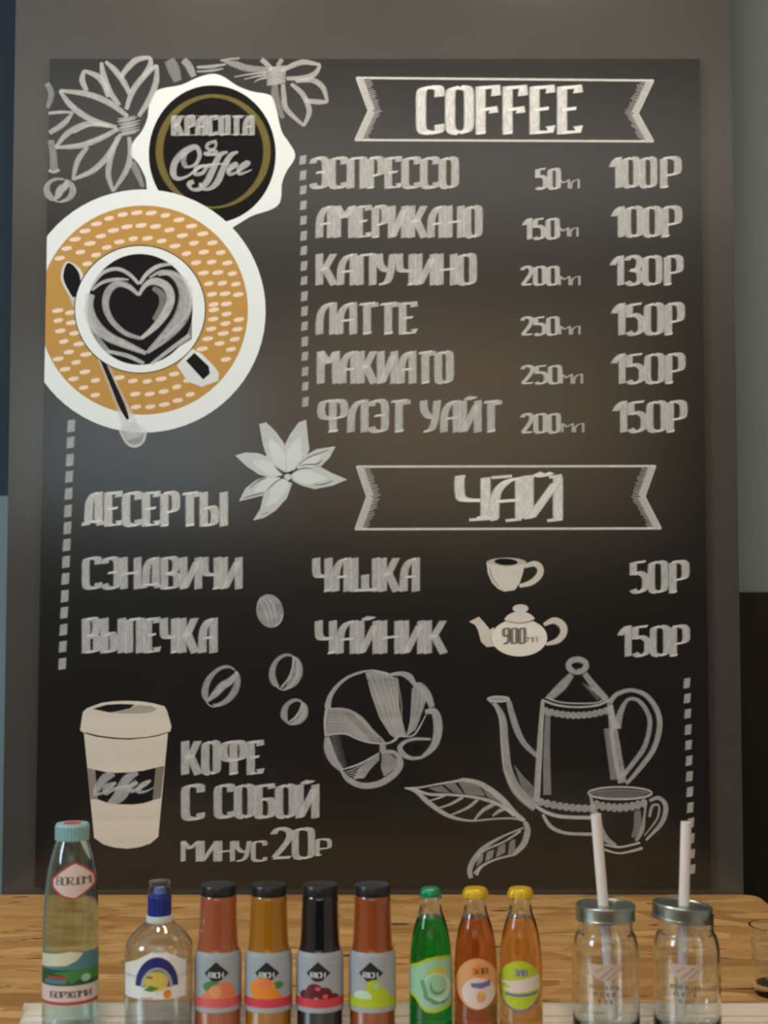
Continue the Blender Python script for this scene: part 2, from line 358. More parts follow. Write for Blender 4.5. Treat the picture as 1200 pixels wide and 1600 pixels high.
class Art:
    """one drawing or word on the board: paint films a few hundredths of a millimetre apart"""
    def __init__(s, k=1.0, ox=0.0, oy=0.0, lift=0):
        s.k, s.ox, s.oy = k, ox, oy; s.v, s.f, s.fm, s.dens, s.uv, s.mats = [], [], [], [], [], []; s.lay = lift; s.hold = False
    def px(s, p): return (s.ox + p[0]/s.k, s.oy + p[1]/s.k)
    def _slot(s, m):
        if m not in s.mats: s.mats.append(m)
        return s.mats.index(m)
    def _v(s, p, lay, d, uv):
        q = at(p[0], p[1], BF - 2e-4 - 1.2e-5*lay) - board.location
        s.v.append(q); s.dens.append(d); s.uv.append((uv[0], uv[1], 0)); return len(s.v)-1
    def strip(s, rows, dens=0.5, m=None):
        """rows: (left px, right px[, density]) already in photo pixels"""
        s.lay += 0 if s.hold else 1; mi = s._slot(m or M_CHALK); v = random.uniform(0, 60); pa = None; last = None; lay = s.lay
        for r in rows:
            a, b = r[0], r[1]; c = ((a[0]+b[0])/2, (a[1]+b[1])/2)
            if last: v += math.dist(c, last)/14.0
            last = c; d = r[2] if len(r) > 2 else dens
            i, j = s._v(a, lay, d, (0, v)), s._v(b, lay, d, (1, v))
            if pa: s.f.append((pa[0], pa[1], j, i)); s.fm.append(mi)
            pa = (i, j); lay += 0.01
    def line(s, pts, wd, dens=0.5, m=None, n=6, sm=True, closed=False):
        """a brush line; wd: width or list of widths, in the drawing's own units"""
        ws = wd if isinstance(wd, (list, tuple)) else [wd]*len(pts)
        if len(ws) != len(pts): ws = [ws[0]+(ws[-1]-ws[0])*i/(len(pts)-1.0) for i in range(len(pts))]
        P = [(*s.px(p), w_/s.k) for p, w_ in zip(pts, ws)]
        if sm: P = spline(P, n, closed)
        rows = []
        for i, p in enumerate(P):
            a = P[i-1] if i else p; b = P[i+1] if i+1 < len(P) else p
            if closed and i in (0, len(P)-1): a, b = P[-2], P[1]
            tx, ty = b[0]-a[0], b[1]-a[1]; l = math.hypot(tx, ty) or 1
            nx, ny = -ty/l*p[2]/2, tx/l*p[2]/2
            rows.append(((p[0]+nx, p[1]+ny), (p[0]-nx, p[1]-ny)))
        s.strip(rows, dens, m)
    def fill(s, pts, dens=0.9, m=None, sm=False, clip=False, n=5):
        P = [s.px(p) for p in pts]
        if sm: P = spline(P, n, True)[:-1]
        if clip: P = clip_edges(P)
        if len(P) < 3: return
        s.lay += 0 if s.hold else 1; mi = s._slot(m or M_WHITE)
        idx = [s._v(p, s.lay, dens, (0.5, p[1]/14.0)) for p in P]
        s.f.append(tuple(idx)); s.fm.append(mi)
    def ell(s, c, rx, ry, dens=0.9, m=None, rot=0.0, clip=False):
        ca, sa = math.cos(math.radians(rot)), math.sin(math.radians(rot))
        s.fill([(c[0]+rx*math.cos(t)*ca-ry*math.sin(t)*sa, c[1]+rx*math.cos(t)*sa+ry*math.sin(t)*ca) for t in (2*math.pi*i/72 for i in range(72))], dens, m, clip=clip)
    def ring(s, c, rx, ry, wd, dens=0.5, m=None, rot=0.0, a0=0, a1=360):
        ca, sa = math.cos(math.radians(rot)), math.sin(math.radians(rot)); k = 40
        pts = [(c[0]+rx*math.cos(t)*ca-ry*math.sin(t)*sa, c[1]+rx*math.cos(t)*sa+ry*math.sin(t)*ca) for t in (math.radians(a0+(a1-a0)*i/k) for i in range(k+1))]
        s.line(pts, wd, dens, m, sm=False)
    def text(s, t, x0, x1, y0, y1, dens=0.52, nibk=0.25, m=None, ang=13.0, gap=0.0):
        for row in lettering(t, x0, x1, y0, y1, nibk, ang, gap): s.strip([(s.px(a), s.px(b), dens*kd) for a, b, kd in row], dens, m)
    def build(s, name, parent=None, label=None):
        par = parent or board
        off = Vector((0, 0, 0))
        o = link(name, s.v, s.f, s.mats, par, fm=s.fm)
        a = o.data.attributes.new('dens', 'FLOAT', 'POINT'); a.data.foreach_set('value', s.dens)
        a = o.data.attributes.new('suv', 'FLOAT_VECTOR', 'POINT'); a.data.foreach_set('vector', [c for u in s.uv for c in u])
        if label: o['label'] = label
        return o
def word(t, x0, x1, y0, y1, name='menu_lettering', parent=None, label=None, **k):
    a = Art(); a.text(t, x0, x1, y0, y1, **k); return a.build(name, parent, label)

# --- coffee prices
for t, x0, x1, y0, y1 in (('ЭСПРЕССО', 484, 716, 244, 296), ('АМЕРИКАНО', 494, 753, 320, 373), ('КАПУЧИНО', 494, 744, 395, 447),
        ('ЛАТТЕ', 494, 652, 471, 524), ('МАКИАТО', 496, 708, 547, 601), ('ФЛЭТ', 497, 640, 623, 677), ('УАЙТ', 657, 783, 624, 677),
        ('ДЕСЕРТЫ', 130, 355, 767, 824), ('СЭНДВИЧИ', 129, 378, 869, 922), ('ВЫПЕЧКА', 129, 339, 964, 1022),
        ('ЧАШКА', 489, 655, 870, 926), ('ЧАЙНИК', 493, 699, 968, 1023), ('КОФЕ', 284, 412, 1156, 1212), ('С', 284, 319, 1224, 1283),
        ('СОБОЙ', 335, 498, 1224, 1280), ('минус', 283, 417, 1313, 1347)):
    word(t, x0, x1, y0, y1, dens=0.62 if t == 'ДЕСЕРТЫ' else 0.5, nibk=0.27)
a = Art(); a.text('20', 423, 491, 1292, 1344); a.text('р', 492, 518, 1310, 1338, nibk=.3); a.build('price_lettering')
for d, dx0, dx1, dy0, dy1, mx0, mx1, my0, my1 in (('50', 836, 876, 262, 297, 872, 906, 280, 295), ('150', 816, 874, 340, 375, 872, 904, 355, 370),
        ('200', 813, 874, 415, 447, 873, 907, 431, 446), ('250', 813, 874, 494, 525, 874, 907, 509, 523), ('250', 813, 878, 570, 601, 876, 911, 584, 600),
        ('200', 813, 876, 645, 678, 877, 913, 661, 676)):
    a = Art(); a.text(d, dx0, dx1, dy0, dy1, nibk=.28, dens=.55); a.text('мл', mx0, mx1, my0, my1, nibk=.30, dens=.42); a.build('volume_lettering')
for d, dx0, dx1, rx0, rx1, y0, y1 in (('100', 952, 1026, 1031, 1064, 244, 295), ('100', 955, 1033, 1033, 1065, 321, 372), ('130', 953, 1034, 1037, 1067, 398, 447),
        ('150', 955, 1037, 1038, 1069, 472, 525), ('150', 955, 1038, 1039, 1070, 551, 601), ('150', 957, 1042, 1041, 1073, 625, 677),
        ('50', 984, 1043, 1045, 1076, 875, 928), ('150', 965, 1046, 1046, 1077, 976, 1027)):
    a = Art(); a.text(d, dx0, dx1, y0, y1, dens=.55, nibk=.25); a.text('Р', rx0, rx1, y0, y1, dens=.55, nibk=.27); a.build('price_lettering')

# --- heading ribbons
def banner(k, ox, oy, tl, tr, bl_, br_, ln, rn, word_, box_, tnib):
    A = Art(k, ox, oy)
    A.line([tl, tr], 9, .75, sm=False); A.line([bl_, br_], 9, .75, sm=False)
    for (p0, pm, p1, sg) in ((tl, ln, bl_, 1), (tr, rn, br_, -1)):
        for q0, q1 in ((p0, pm), (pm, p1)):
            A.line([(q0[0]+sg*14, q0[1]), (q1[0]+sg*14, q1[1])], 26, .5, sm=False)
            A.line([q0, q1], 6, .6, sm=False); A.lay += 1; A.hold = True
            for i in range(15):
                t = (i+.5)/15; x, y = q0[0]+(q1[0]-q0[0])*t, q0[1]+(q1[1]-q0[1])*t
                ln_ = random.uniform(44, 54)
                A.line([(x, y+3), (x+sg*ln_, y-3)], [6, 3], .45, sm=False)
            A.hold = False
    o = A.build('heading_banner')
    B = Art(lift=60); gp = 5.0 if word_ == 'COFFEE' else 1.0; B.text(word_, *box_, dens=.80, nibk=tnib, ang=10, gap=gp)
    return B, o
B, o = banner(2.4, 540, 100, (40, 52), (1155, 62), (35, 285), (1155, 290), (85, 175), (1097, 185), 'COFFEE', (652, 909, 132, 212), .225)
B.build('heading_lettering', o, 'large bright heading COFFEE')
B, o = banner(2.353, 540, 710, (40, 45), (1140, 43), (35, 275), (1160, 272), (78, 155), (1100, 155), 'ЧАЙ', (712, 878, 744, 813), .26)
for x0, x1, y in ((711, 727, 745), (768, 800, 745), (813, 835, 745), (858, 878, 744), (733, 768, 811), (766, 778, 811), (790, 815, 812), (855, 879, 812)):
    B.line([(x0, y+1.5), (x1, y-1)], 5, .8, sm=False)
B.build('heading_lettering', o, 'bright Cyrillic heading for tea')

# --- dashed columns
def dashes(xa, xb, ys, w_, h_):
    A = Art()
    for i, y in enumerate(ys):
        x = xa+(xb-xa)*i/(len(ys)-1.0); j = random.uniform(-1, 1)
        A.strip([((x-w_/2+.8, y-h_/2+1), (x+w_/2+.8, y-h_/2-1)), ((x-w_/2-.4, y+h_/2+1+j), (x+w_/2-.4, y+h_/2-1+j))], .42)
    A.build('dashed_line')
dashes(473, 477, [250+23.6*i for i in range(17)], 11, 14)
dashes(111, 97, [665+26.6*i for i in range(15)], 13, 18)
dashes(1073, 1081, [1067+24.3*i for i in range(13)], 11, 15)

# --- saucer, cup and spoon seen from above
A = Art(lift=30)
A.ell((224, 486), 191, 190, 1.3, M_WHITE, clip=True)
A.ell((224, 484.5), 163.5, 163.5, 1.4, M_OCHRE, clip=True)
def in_any(x, y):
    if (x-219)**2/106**2+(y-483)**2/103**2 < 1: return True
    if 270 < x < 345 and 545 < y < 608 and abs((y-545)-(x-285)*0.9) < 40: return True
    if 84 < x < 128 and 405 < y < 475: return True
    return abs(x-(160+(y-570)*0.40)) < 17 and y > 545
A.lay += 1; A.hold = True
for ir, r in enumerate((112, 132, 152)):
    t = 0.05*ir
    while t < 2*math.pi-0.06:
        x, y = 222+r*math.cos(t), 484+r*math.sin(t); t += (14.5+8.0*abs(math.sin(t)))/r
        if in_any(x, y) or x < 84: continue
        l_ = random.uniform(6.8, 8.6)
        A.line([(x-l_, y+1.3), (x, y+.2), (x+l_, y-1.3)], [5, 8.5, 5], 1.0, M_CREAM)
A.hold = False
plate = A.build('saucer_drawing', None, 'white saucer with ochre dotted band')
A = Art(4, 50, 360, lift=45)
A.fill([(215, 195), (180, 290), (215, 380), (275, 455), (320, 420), (330, 330), (300, 240)], .8, M_WHITE, True)
A.fill([(220, 205), (195, 290), (225, 370), (268, 425), (300, 370), (300, 290), (270, 230)], 1.2, M_INK, True)
A.line([(255, 420), (340, 600), (435, 800), (500, 950), (560, 1090), (610, 1210), (640, 1300)], [50, 50, 56, 62, 78, 110, 110], .5, M_CHALK)
A.line([(440, 810), (500, 950), (560, 1090), (600, 1180)], [30, 34, 42, 20], .9, M_INK)
A.fill([(545, 1240), (570, 1300), (625, 1348), (680, 1340), (712, 1270), (690, 1220), (620, 1200)], .35, M_CHALK, True)
A.line([(550, 1250), (590, 1325), (640, 1350), (690, 1325), (712, 1265)], 18, .6)
A.build('spoon_drawing', plate)
A = Art(4, 50, 360, lift=60)
A.fill([(905, 845), (1000, 740), (1060, 770), (1140, 850), (1168, 890), (1165, 940), (1060, 978), (975, 945)], .85, M_WHITE)
A.fill([(962, 815), (1015, 765), (1105, 850), (1112, 895), (1070, 932)], 1.2, M_INK)
A.ell((675, 492), 412, 402, 1.1, M_INK); A.ell((675, 493), 406, 396, 1.3, M_WHITE)
A.ell((674, 494), 330, 347, 1.3, M_INK)
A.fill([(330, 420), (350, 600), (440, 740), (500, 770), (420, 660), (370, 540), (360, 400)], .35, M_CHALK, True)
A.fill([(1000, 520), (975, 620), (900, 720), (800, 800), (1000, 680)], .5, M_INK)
A.line([(365, 370), (430, 275), (520, 240), (600, 268), (668, 335)], [14, 24, 26, 26, 22], .55)
A.line([(672, 335), (725, 265), (800, 220), (880, 212)], [22, 30, 28, 14], .55)
A.line([(375, 375), (440, 325), (530, 305), (605, 308)], [14, 24, 22, 10], .5)
A.line([(375, 400), (355, 480), (385, 580), (470, 660), (600, 720), (712, 768)], [40, 62, 80, 66, 50, 26], .48)
A.line([(735, 295), (800, 262), (880, 275), (945, 340), (965, 430), (925, 555), (830, 665), (718, 765)], [14, 26, 50, 85, 100, 95, 70, 24], .45)
A.line([(790, 280), (900, 275), (960, 330), (990, 430), (960, 540), (830, 670)], 12, .45)
A.line([(668, 405), (600, 348), (530, 335), (475, 385), (460, 470), (495, 560), (580, 640), (680, 676)], [22, 38, 46, 50, 46, 40, 34, 24], .42)
A.line([(668, 405), (710, 340), (770, 318), (840, 350), (868, 425), (838, 510), (770, 600), (682, 676)], [20, 34, 50, 56, 56, 56, 44, 24], .55)
A.line([(755, 360), (810, 400), (815, 470), (760, 560)], [30, 50, 50, 30], .22)
for q in ([(668, 405), (600, 348), (530, 335)], [(672, 335), (725, 265), (800, 220)], [(712, 768), (600, 720), (520, 690)], [(682, 676), (770, 600), (838, 510)]):
    A.line(q, [8, 12, 6], .5)
A.line([(470, 755), (600, 785), (700, 832)], [24, 30, 24], .5); A.line([(745, 835), (850, 755), (985, 655)], [20, 28, 30], .5)
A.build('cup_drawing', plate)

# --- logo badge
A = Art(3.5294, 190, 80, lift=0)
out = [(500, 125), (560, 140), (640, 192), (720, 222), (800, 236), (834, 258), (856, 330), (882, 440), (922, 502), (955, 560), (948, 605), (910, 662), (884, 730), (880, 805), (864, 846),
       (820, 875), (720, 908), (640, 955), (560, 1000), (400, 1040), (250, 940), (150, 790), (132, 700), (92, 620), (52, 570), (62, 505), (112, 440), (142, 370), (152, 300), (182, 232), (222, 206), (330, 185), (420, 145)]
A.fill(out, 1.2, M_WHITE, True)
A.ell((500, 568), 350, 380, 1.3, M_INK)
ringw = []
for i in range(49):
    t = 2*math.pi*i/48; c, s_ = math.cos(t), math.sin(t)
    wd = 46*abs(c)**1.3 + (22 if s_ < 0 else 12)*(1-abs(c)**1.3)
    ringw.append((505+c*(320-wd/2), 552+s_*(317-wd/2), wd))
A.line([(p[0], p[1]) for p in ringw], [p[2] for p in ringw], .85, M_GOLD, sm=False)
badge = A.build('logo_badge', None, 'scalloped white badge with black centre and gold ring')
A = Art(6.667, 240, 160, lift=200)
A.text('КРАСОТА', 185, 1050, 130, 350, dens=.42, nibk=.32)
A.line([(190, 345), (600, 335), (1050, 335)], 14, .3); A.line([(190, 145), (600, 140), (1010, 140)], 12, .25)
A.line([(655, 405), (570, 430), (560, 480), (650, 510), (640, 540), (520, 530)], 40, .38)
A.line([(650, 410), (640, 470), (540, 545), (660, 535)], 30, .38)
A.line([(320, 680), (430, 650), (480, 550), (440, 465), (330, 510), (225, 620), (205, 740), (250, 795), (350, 770), (460, 690), (560, 650)], [20, 40, 50, 60, 80, 75, 75, 50, 30, 30, 20], .45)
A.line([(330, 520), (310, 600), (330, 670)], 60, .3)
A.line([(550, 655), (455, 680), (430, 745), (510, 735), (560, 670), (640, 650)], [30, 50, 45, 45, 40, 15], .45)
A.line([(770, 515), (690, 550), (630, 670), (560, 820), (480, 900), (400, 905), (370, 850), (420, 825)], [25, 60, 75, 75, 55, 35, 60, 50], .45)
A.line([(880, 515), (800, 555), (730, 680), (670, 820), (600, 890), (520, 905), (480, 840)], [25, 60, 70, 75, 50, 30, 40], .45)
A.line([(430, 690), (600, 645), (790, 640)], [14, 26, 18], .4)
A.line([(770, 720), (860, 660), (850, 635), (785, 690), (790, 745), (870, 725), (990, 640), (960, 625), (890, 690), (900, 745), (1025, 700)], [30, 40, 40, 50, 45, 30, 40, 40, 50, 40, 12], .42)
A.build('logo_lettering', badge)

# --- loose petal flowers, outlined
def petals(A, lst, wd, dens):
    for e1, e2 in lst:
        A.line(e1, [wd*.55]+[wd]*(len(e1)-2)+[wd*.7], dens); A.line(e2, [wd*.55]+[wd]*(len(e2)-2)+[wd*.7], dens)
A = Art(4.615, 50, 80)
petals(A, [([(200, 285), (400, 310), (560, 375), (690, 470)], [(200, 285), (280, 390), (420, 490), (610, 550)]),
           ([(375, 140), (362, 210), (395, 285)], [(375, 140), (470, 180), (520, 240), (550, 330)]),
           ([(500, 80), (515, 170), (560, 290), (630, 390)], [(530, 75), (600, 140), (660, 220), (705, 310)]),
           ([(855, 45), (760, 60), (690, 120), (640, 190)], [(855, 45), (850, 110), (800, 180)]),
           ([(900, 100), (800, 190), (725, 290), (680, 420)], [(900, 100), (895, 220), (850, 340), (770, 470)])], 46, .45)
petals(A, [([(170, 695), (260, 590), (400, 525), (560, 540)], [(170, 695), (350, 680), (500, 625), (620, 560)]),
           ([(295, 925), (330, 790), (400, 690)], [(295, 925), (440, 860), (550, 750), (620, 620)]),
           ([(585, 1010), (550, 880), (580, 720), (640, 600)], [(585, 1010), (680, 860), (710, 740), (700, 620)])], 44, .42)
A.line([(720, 800), (760, 880), (800, 980)], [60, 50, 30], .25)
A.line([(300, 590), (440, 530), (560, 545)], 10, .5); A.line([(250, 690), (430, 650), (560, 590)], 10, .5); A.line([(330, 905), (460, 850), (540, 790)], 10, .45)
for i in range(16):
    x = 625+random.uniform(-10, 30); y = 480+8*i
    A.line([(x, y+8), (x+60, y), (x+130, y-14)], [6, 10, 5], .42)
A.build('flower_drawing', None, 'large outlined flower beside the badge')
A = Art(4.615, 50, 80)
A.line([(108, 230), (140, 310), (112, 410)], [40, 48, 30], .22)
A.line([(118, 448), (200, 440), (295, 440)], [22, 26, 14], .45); A.line([(295, 440), (230, 520), (125, 590)], [20, 44, 36], .4)
A.line([(135, 640), (152, 740), (158, 870)], [50, 56, 66], .25); A.line([(120, 860), (160, 872), (198, 855)], 22, .4)
A.build('petal_drawing', None, 'petal ends at the edge of the board')
A = Art(3.5294, 190, 80)
A.line([(262, 48), (285, 95), (310, 165)], [60, 72, 50], .22); A.line([(340, 48), (370, 80), (398, 140)], [40, 46, 34], .35)
A.line([(415, 88), (490, 85), (575, 72)], [14, 22, 10], .4); A.line([(415, 112), (490, 108), (560, 96)], [10, 14, 8], .4)
A.build('petal_drawing', None, 'petal ends above the badge')
A = Art(3.5294, 190, 80)
petals(A, [([(1095, 75), (1010, 60), (950, 75), (880, 110)], [(1095, 75), (1065, 125), (1000, 148), (910, 150)]),
           ([(1135, 280), (1110, 200), (1050, 160), (960, 165)], [(1135, 280), (1080, 280), (1010, 272)]),
           ([(1005, 412), (1035, 330), (1000, 240), (935, 180)], [(1005, 412), (910, 320), (895, 250), (890, 180)])], 32, .42)
A.line([(845, 180), (850, 270), (890, 370)], [36, 50, 26], .22); A.line([(800, 100), (700, 95), (620, 70), (560, 52)], [30, 40, 40, 14], .3)
A.line([(545, 52), (600, 42), (650, 40)], 10, .4)
for y in (126, 140, 154): A.line([(620+(y-126)*4, y+16), (700+(y-126)*2, y+2), (800, y-10)], [5, 9, 14], .45)
A.line([(770, 45), (800, 70), (830, 105)], 30, .4); A.line([(885, 45), (860, 80)], 26, .35, sm=False)
for i in range(14):
    y = 88+7*i; A.line([(800, y+10), (850, y), (905, y-8)], [6, 12, 6], .35)
A.build('flower_drawing', None, 'smaller outlined flower above the badge')

# --- the filled white flower in the middle
A = Art(6, 350, 640)
P6 = [[(330, 135), (395, 120), (480, 200), (560, 310), (590, 430), (575, 590), (500, 545), (405, 450), (365, 330)],
      [(570, 330), (620, 230), (700, 120), (770, 95), (785, 250), (800, 380), (730, 490), (660, 565), (580, 590)],
      [(105, 430), (200, 402), (320, 408), (430, 450), (490, 540), (560, 610), (450, 640), (330, 610), (210, 530)],
      [(700, 530), (760, 430), (870, 370), (1045, 345), (990, 450), (910, 530), (800, 535)],
      [(630, 610), (700, 550), (800, 530), (900, 535), (1000, 590), (1155, 655), (1020, 712), (850, 745), (720, 710), (640, 665)],
      [(140, 860), (200, 740), (300, 660), (400, 628), (535, 640), (420, 760), (360, 805)],
      [(272, 1040), (340, 930), (370, 800), (450, 700), (550, 645), (640, 690), (590, 830), (480, 950), (380, 1012)]]
for p in P6: A.fill(p, .68, M_WHITE)
for p in P6:
    cx, cy = sum(q[0] for q in p)/len(p), sum(q[1] for q in p)/len(p); kx, ky = (cx*.72+595*.28), (cy*.72+620*.28)
    A.fill([(kx+(x-cx)*.62, ky+(y-cy)*.62) for x, y in p], .8, M_WHITE, True)
for q in ([(700, 515), (800, 445), (980, 380)], [(700, 530), (780, 515), (870, 510), (920, 470)], [(660, 580), (740, 550), (820, 550)], [(850, 705), (940, 698), (1020, 665)],
          [(550, 600), (610, 595), (680, 570)], [(540, 640), (470, 690), (400, 760)], [(180, 832), (280, 800), (380, 780)], [(240, 740), (320, 670), (400, 640)],
          [(600, 680), (650, 672)], [(470, 520), (520, 580), (560, 610)], [(350, 985), (420, 965)]):
    A.line(q, [5]+[10]*(len(q)-2)+[6], .75, M_INK)
A.ell((598, 632), 34, 30, .7)
A.build('flower_drawing', None, 'solid white flower in the middle of the board')

# --- small cup and teapot by the tea prices
A = Art(3.077, 710, 850)
A.ell((250, 90), 97, 24, .55, M_IVORY)
A.fill([(155, 92), (160, 140), (180, 185), (210, 216), (240, 229), (290, 222), (315, 185), (332, 130), (336, 95), (250, 110)], .8, M_IVORY)
A.ell((248, 86), 56, 16, 1.0, M_INK, rot=3)
A.line([(335, 108), (385, 95), (412, 115), (408, 150), (370, 185), (312, 202)], [20, 30, 34, 34, 30, 18], .75, M_IVORY)
A.line([(170, 110), (180, 160), (215, 205)], [6, 10, 6], .25, M_INK)
A.build('cup_drawing', None, 'small white teacup beside the cup price')
A = Art(3.077, 710, 850)
A.fill([(70, 374), (118, 350), (150, 385), (170, 412), (190, 400), (192, 492), (155, 495), (128, 470), (112, 410), (98, 388)], .75, M_IVORY)
A.ell((312, 450), 134, 90, .95, M_IVORY)
A.fill([(243, 366), (268, 335), (318, 325), (360, 335), (384, 362), (318, 374)], .85, M_IVORY, True); A.ell((318, 310), 38, 20, .8, M_IVORY); A.ell((318, 325), 26, 14, .7)
A.line([(430, 388), (480, 368), (520, 392), (524, 430), (495, 465), (440, 482)], [18, 34, 40, 36, 30, 16], .75, M_IVORY)
A.line([(250, 372), (318, 380), (380, 368)], 6, .5, M_INK); A.line([(180, 430), (172, 450), (188, 480)], 5, .25, M_INK)
A.text('900', 230, 345, 400, 484, dens=.5, nibk=.24, m=M_INK); A.text('мл', 350, 400, 446, 472, dens=.45, nibk=.28, m=M_INK)
A.build('teapot_drawing', None, 'small white teapot beside the teapot price')

# --- coffee beans
def bean(kind, k, ox, oy, c, rx, ry, rot, lab):
    A = Art(k, ox, oy); ca, sa = math.cos(math.radians(rot)), math.sin(math.radians(rot))
    T = lambda x, y: (c[0]+x*rx*ca-y*ry*sa, c[1]+x*rx*sa+y*ry*ca)
    if kind == 'full':
        A.ell(c, rx, ry, .33, M_CHALK, rot)
        for x in (-.45, -.1, .25): A.line([T(x-.1, -.75), T(x+.12, -.1), T(x*.8+.05, .75)], [8, 24, 8], .3)
        A.line([T(.1, .93), T(.5, .8), T(.85, .4)], 10, .5); A.line([T(-.9, -.3), T(-.5, -.85), T(.1, -.97)], 8, .3)
    else:
        A.line([T(math.cos(t)*.86, math.sin(t)*.9) for t in (math.radians(100+20*i) for i in range(10))], [20, 45, 55, 50, 45, 35, 30, 26, 20, 16], .35)
        A.line([T(math.cos(t)*.86, math.sin(t)*.9) for t in (math.radians(-75+17*i) for i in range(10))], [18, 35, 45, 50, 55, 50, 45, 35, 25, 14], .35)
        A.line([T(.35, -.85), T(.3, -.4), T(.05, 0), T(-.05, .45), T(-.2, .88)] if kind == 's' else [T(.2, -.9), T(.35, -.3), T(.3, .3), T(0, .9)], [20, 55, 62, 52, 16], .45)
        A.line([T(-.2, .95), T(.25, .96), T(.6, .7)], 9, .5)
        if kind == 'half': A.line([T(.55, -.75), T(.62, 0), T(.4, .75)], [30, 70, 30], .3)
    A.build('coffee_bean_drawing', None, lab)
bean('full', 4.615, 270, 920, (700, 160), 97, 122, -14, None)
bean('s', 4.615, 270, 920, (350, 700), 118, 168, 33, None)
bean('half', 4.615, 270, 920, (815, 597), 112, 136, 17, None)
bean('half', 4.615, 270, 920, (878, 887), 84, 98, 30, None)
bean('s', 4.615, 50, 80, (200, 1000), 110, 88, 10, None)

# --- takeaway cup
A = Art(6.1556, 110, 1080)
A.fill([(130, 405), (250, 438), (420, 460), (560, 466), (720, 452), (850, 430), (938, 398), (845, 1400), (770, 1465), (660, 1500), (550, 1515), (430, 1505), (320, 1475), (228, 1410)], .97, M_PALE)
A.fill([(92, 375), (120, 200), (160, 163), (300, 112), (420, 97), (550, 92), (680, 98), (790, 115), (905, 145), (930, 190), (972, 340), (960, 388), (850, 420), (720, 442), (560, 452), (400, 445), (230, 420), (120, 395)], .97, M_PALE)
A.line([(150, 395), (250, 425), (420, 450), (560, 457), (720, 446), (850, 423), (945, 390)], [6, 8, 12, 10, 10, 12, 6], .75, M_INK)
A.fill([(210, 170), (350, 130), (480, 122), (620, 128), (570, 165), (460, 190), (380, 205), (280, 185)], 1.0, M_INK)
A.fill([(390, 205), (570, 160), (650, 132), (780, 142), (835, 175), (760, 205), (620, 218), (480, 215)], .25, M_INK)
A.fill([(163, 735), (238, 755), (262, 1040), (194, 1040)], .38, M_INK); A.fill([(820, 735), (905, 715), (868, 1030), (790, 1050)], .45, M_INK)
A.fill([(238, 755), (330, 775), (440, 785), (560, 780), (700, 765), (820, 735), (790, 1050), (700, 1078), (600, 1090), (480, 1088), (360, 1075), (262, 1040)], 1.2, M_INK)
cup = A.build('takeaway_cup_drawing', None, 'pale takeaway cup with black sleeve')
A = Art(6.1556, 110, 1080, lift=60)
A.line([(420, 790), (340, 830), (270, 920), (240, 990), (330, 970), (430, 890)], [60, 90, 80, 40, 24, 20], .4)
A.line([(440, 880), (350, 920), (340, 980), (420, 940), (560, 910)], [30, 60, 50, 40, 16], .42)
A.line([(650, 785), (560, 830), (490, 920), (440, 1000), (360, 1070)], [40, 90, 90, 60, 16], .42)
A.line([(560, 900), (520, 990), (450, 1055), (370, 1070)], [70, 80, 60, 16], .4)
A.line([(440, 935), (560, 910), (650, 880)], [14, 24, 20], .45)
A.line([(640, 870), (570, 930), (600, 960), (700, 910), (770, 860), (690, 900), (650, 960), (720, 965), (805, 925)], [50, 60, 40, 40, 24, 50, 50, 24, 10], .42)
A.build('sleeve_lettering', cup)

# --- round slice of citrus
A = Art(5.4545, 490, 1030)
for q, ws, d in (([(118, 415), (140, 320), (205, 225), (300, 150), (420, 105)], [60, 46, 34, 26, 24], .42), ([(420, 105), (520, 98), (640, 132)], [14, 18, 30], .5), ([(640, 135), (740, 122), (815, 150), (860, 215)], [24, 40, 62, 40], .42),
        ([(850, 235), (905, 235), (970, 310), (1010, 410)], [50, 80, 76, 50], .42), ([(950, 450), (1030, 450), (1060, 560), (1045, 690), (1000, 770), (930, 830)], [40, 70, 84, 74, 56, 34], .42),
        ([(930, 835), (840, 845), (770, 815), (735, 760), (770, 710), (860, 680), (1000, 682)], [26, 34, 50, 50, 34, 30, 22], .42), ([(110, 415), (98, 540), (105, 655)], [22, 26, 24], .5),
        ([(115, 660), (130, 770), (175, 870), (245, 950)], [46, 90, 76, 40], .42), ([(235, 950), (300, 1030), (420, 1078), (560, 1060), (680, 985), (738, 905), (730, 840), (670, 790), (575, 795)], [24, 50, 56, 60, 62, 56, 44, 36, 30], .42)):
    A.line(q, ws, d)
A.fill([(440, 112), (530, 105), (640, 132), (722, 170), (728, 400), (755, 520), (790, 650), (690, 672), (650, 640), (560, 500), (490, 300)], .38, M_CHALK)
for x0, x1 in ((470, 660), (520, 690), (570, 700), (620, 715), (660, 730), (700, 745)): A.line([(x0, 120), (x0+30+(x1-x0)*.35, 370), (x1+5, 640)], [12, 18, 10], .2)
A.fill([(838, 245), (900, 262), (965, 330), (930, 440), (870, 600), (785, 665), (825, 520)], .32, M_CHALK)
for x0 in (850, 885, 925): A.line([(x0, 260), (x0-15, 430), (810, 640)], [10, 14, 6], .22)
A.fill([(115, 412), (200, 420), (285, 435), (400, 505), (480, 590), (560, 685), (640, 712), (480, 712), (400, 680), (300, 640), (200, 632), (112, 650)], .30, M_CHALK)
for i in range(7): A.line([(112, 640-34*i), (230, 620-28*i), (330, 640-16*i), (470, 700-4*i)], [5, 9, 12, 5], .26)
A.line([(120, 420), (280, 430), (400, 500), (500, 610), (600, 700)], [12, 22, 34, 30, 14], .4); A.line([(110, 650), (260, 635), (380, 680), (480, 710), (620, 718), (690, 690), (730, 655), (800, 660), (870, 630), (960, 470)], [12, 14, 20, 16, 14, 24, 18, 12, 16, 8], .5)
A.line([(590, 720), (590, 790)], 60, .35, sm=False)
A.line([(230, 945), (400, 890), (560, 800)], [12, 20, 14], .5)
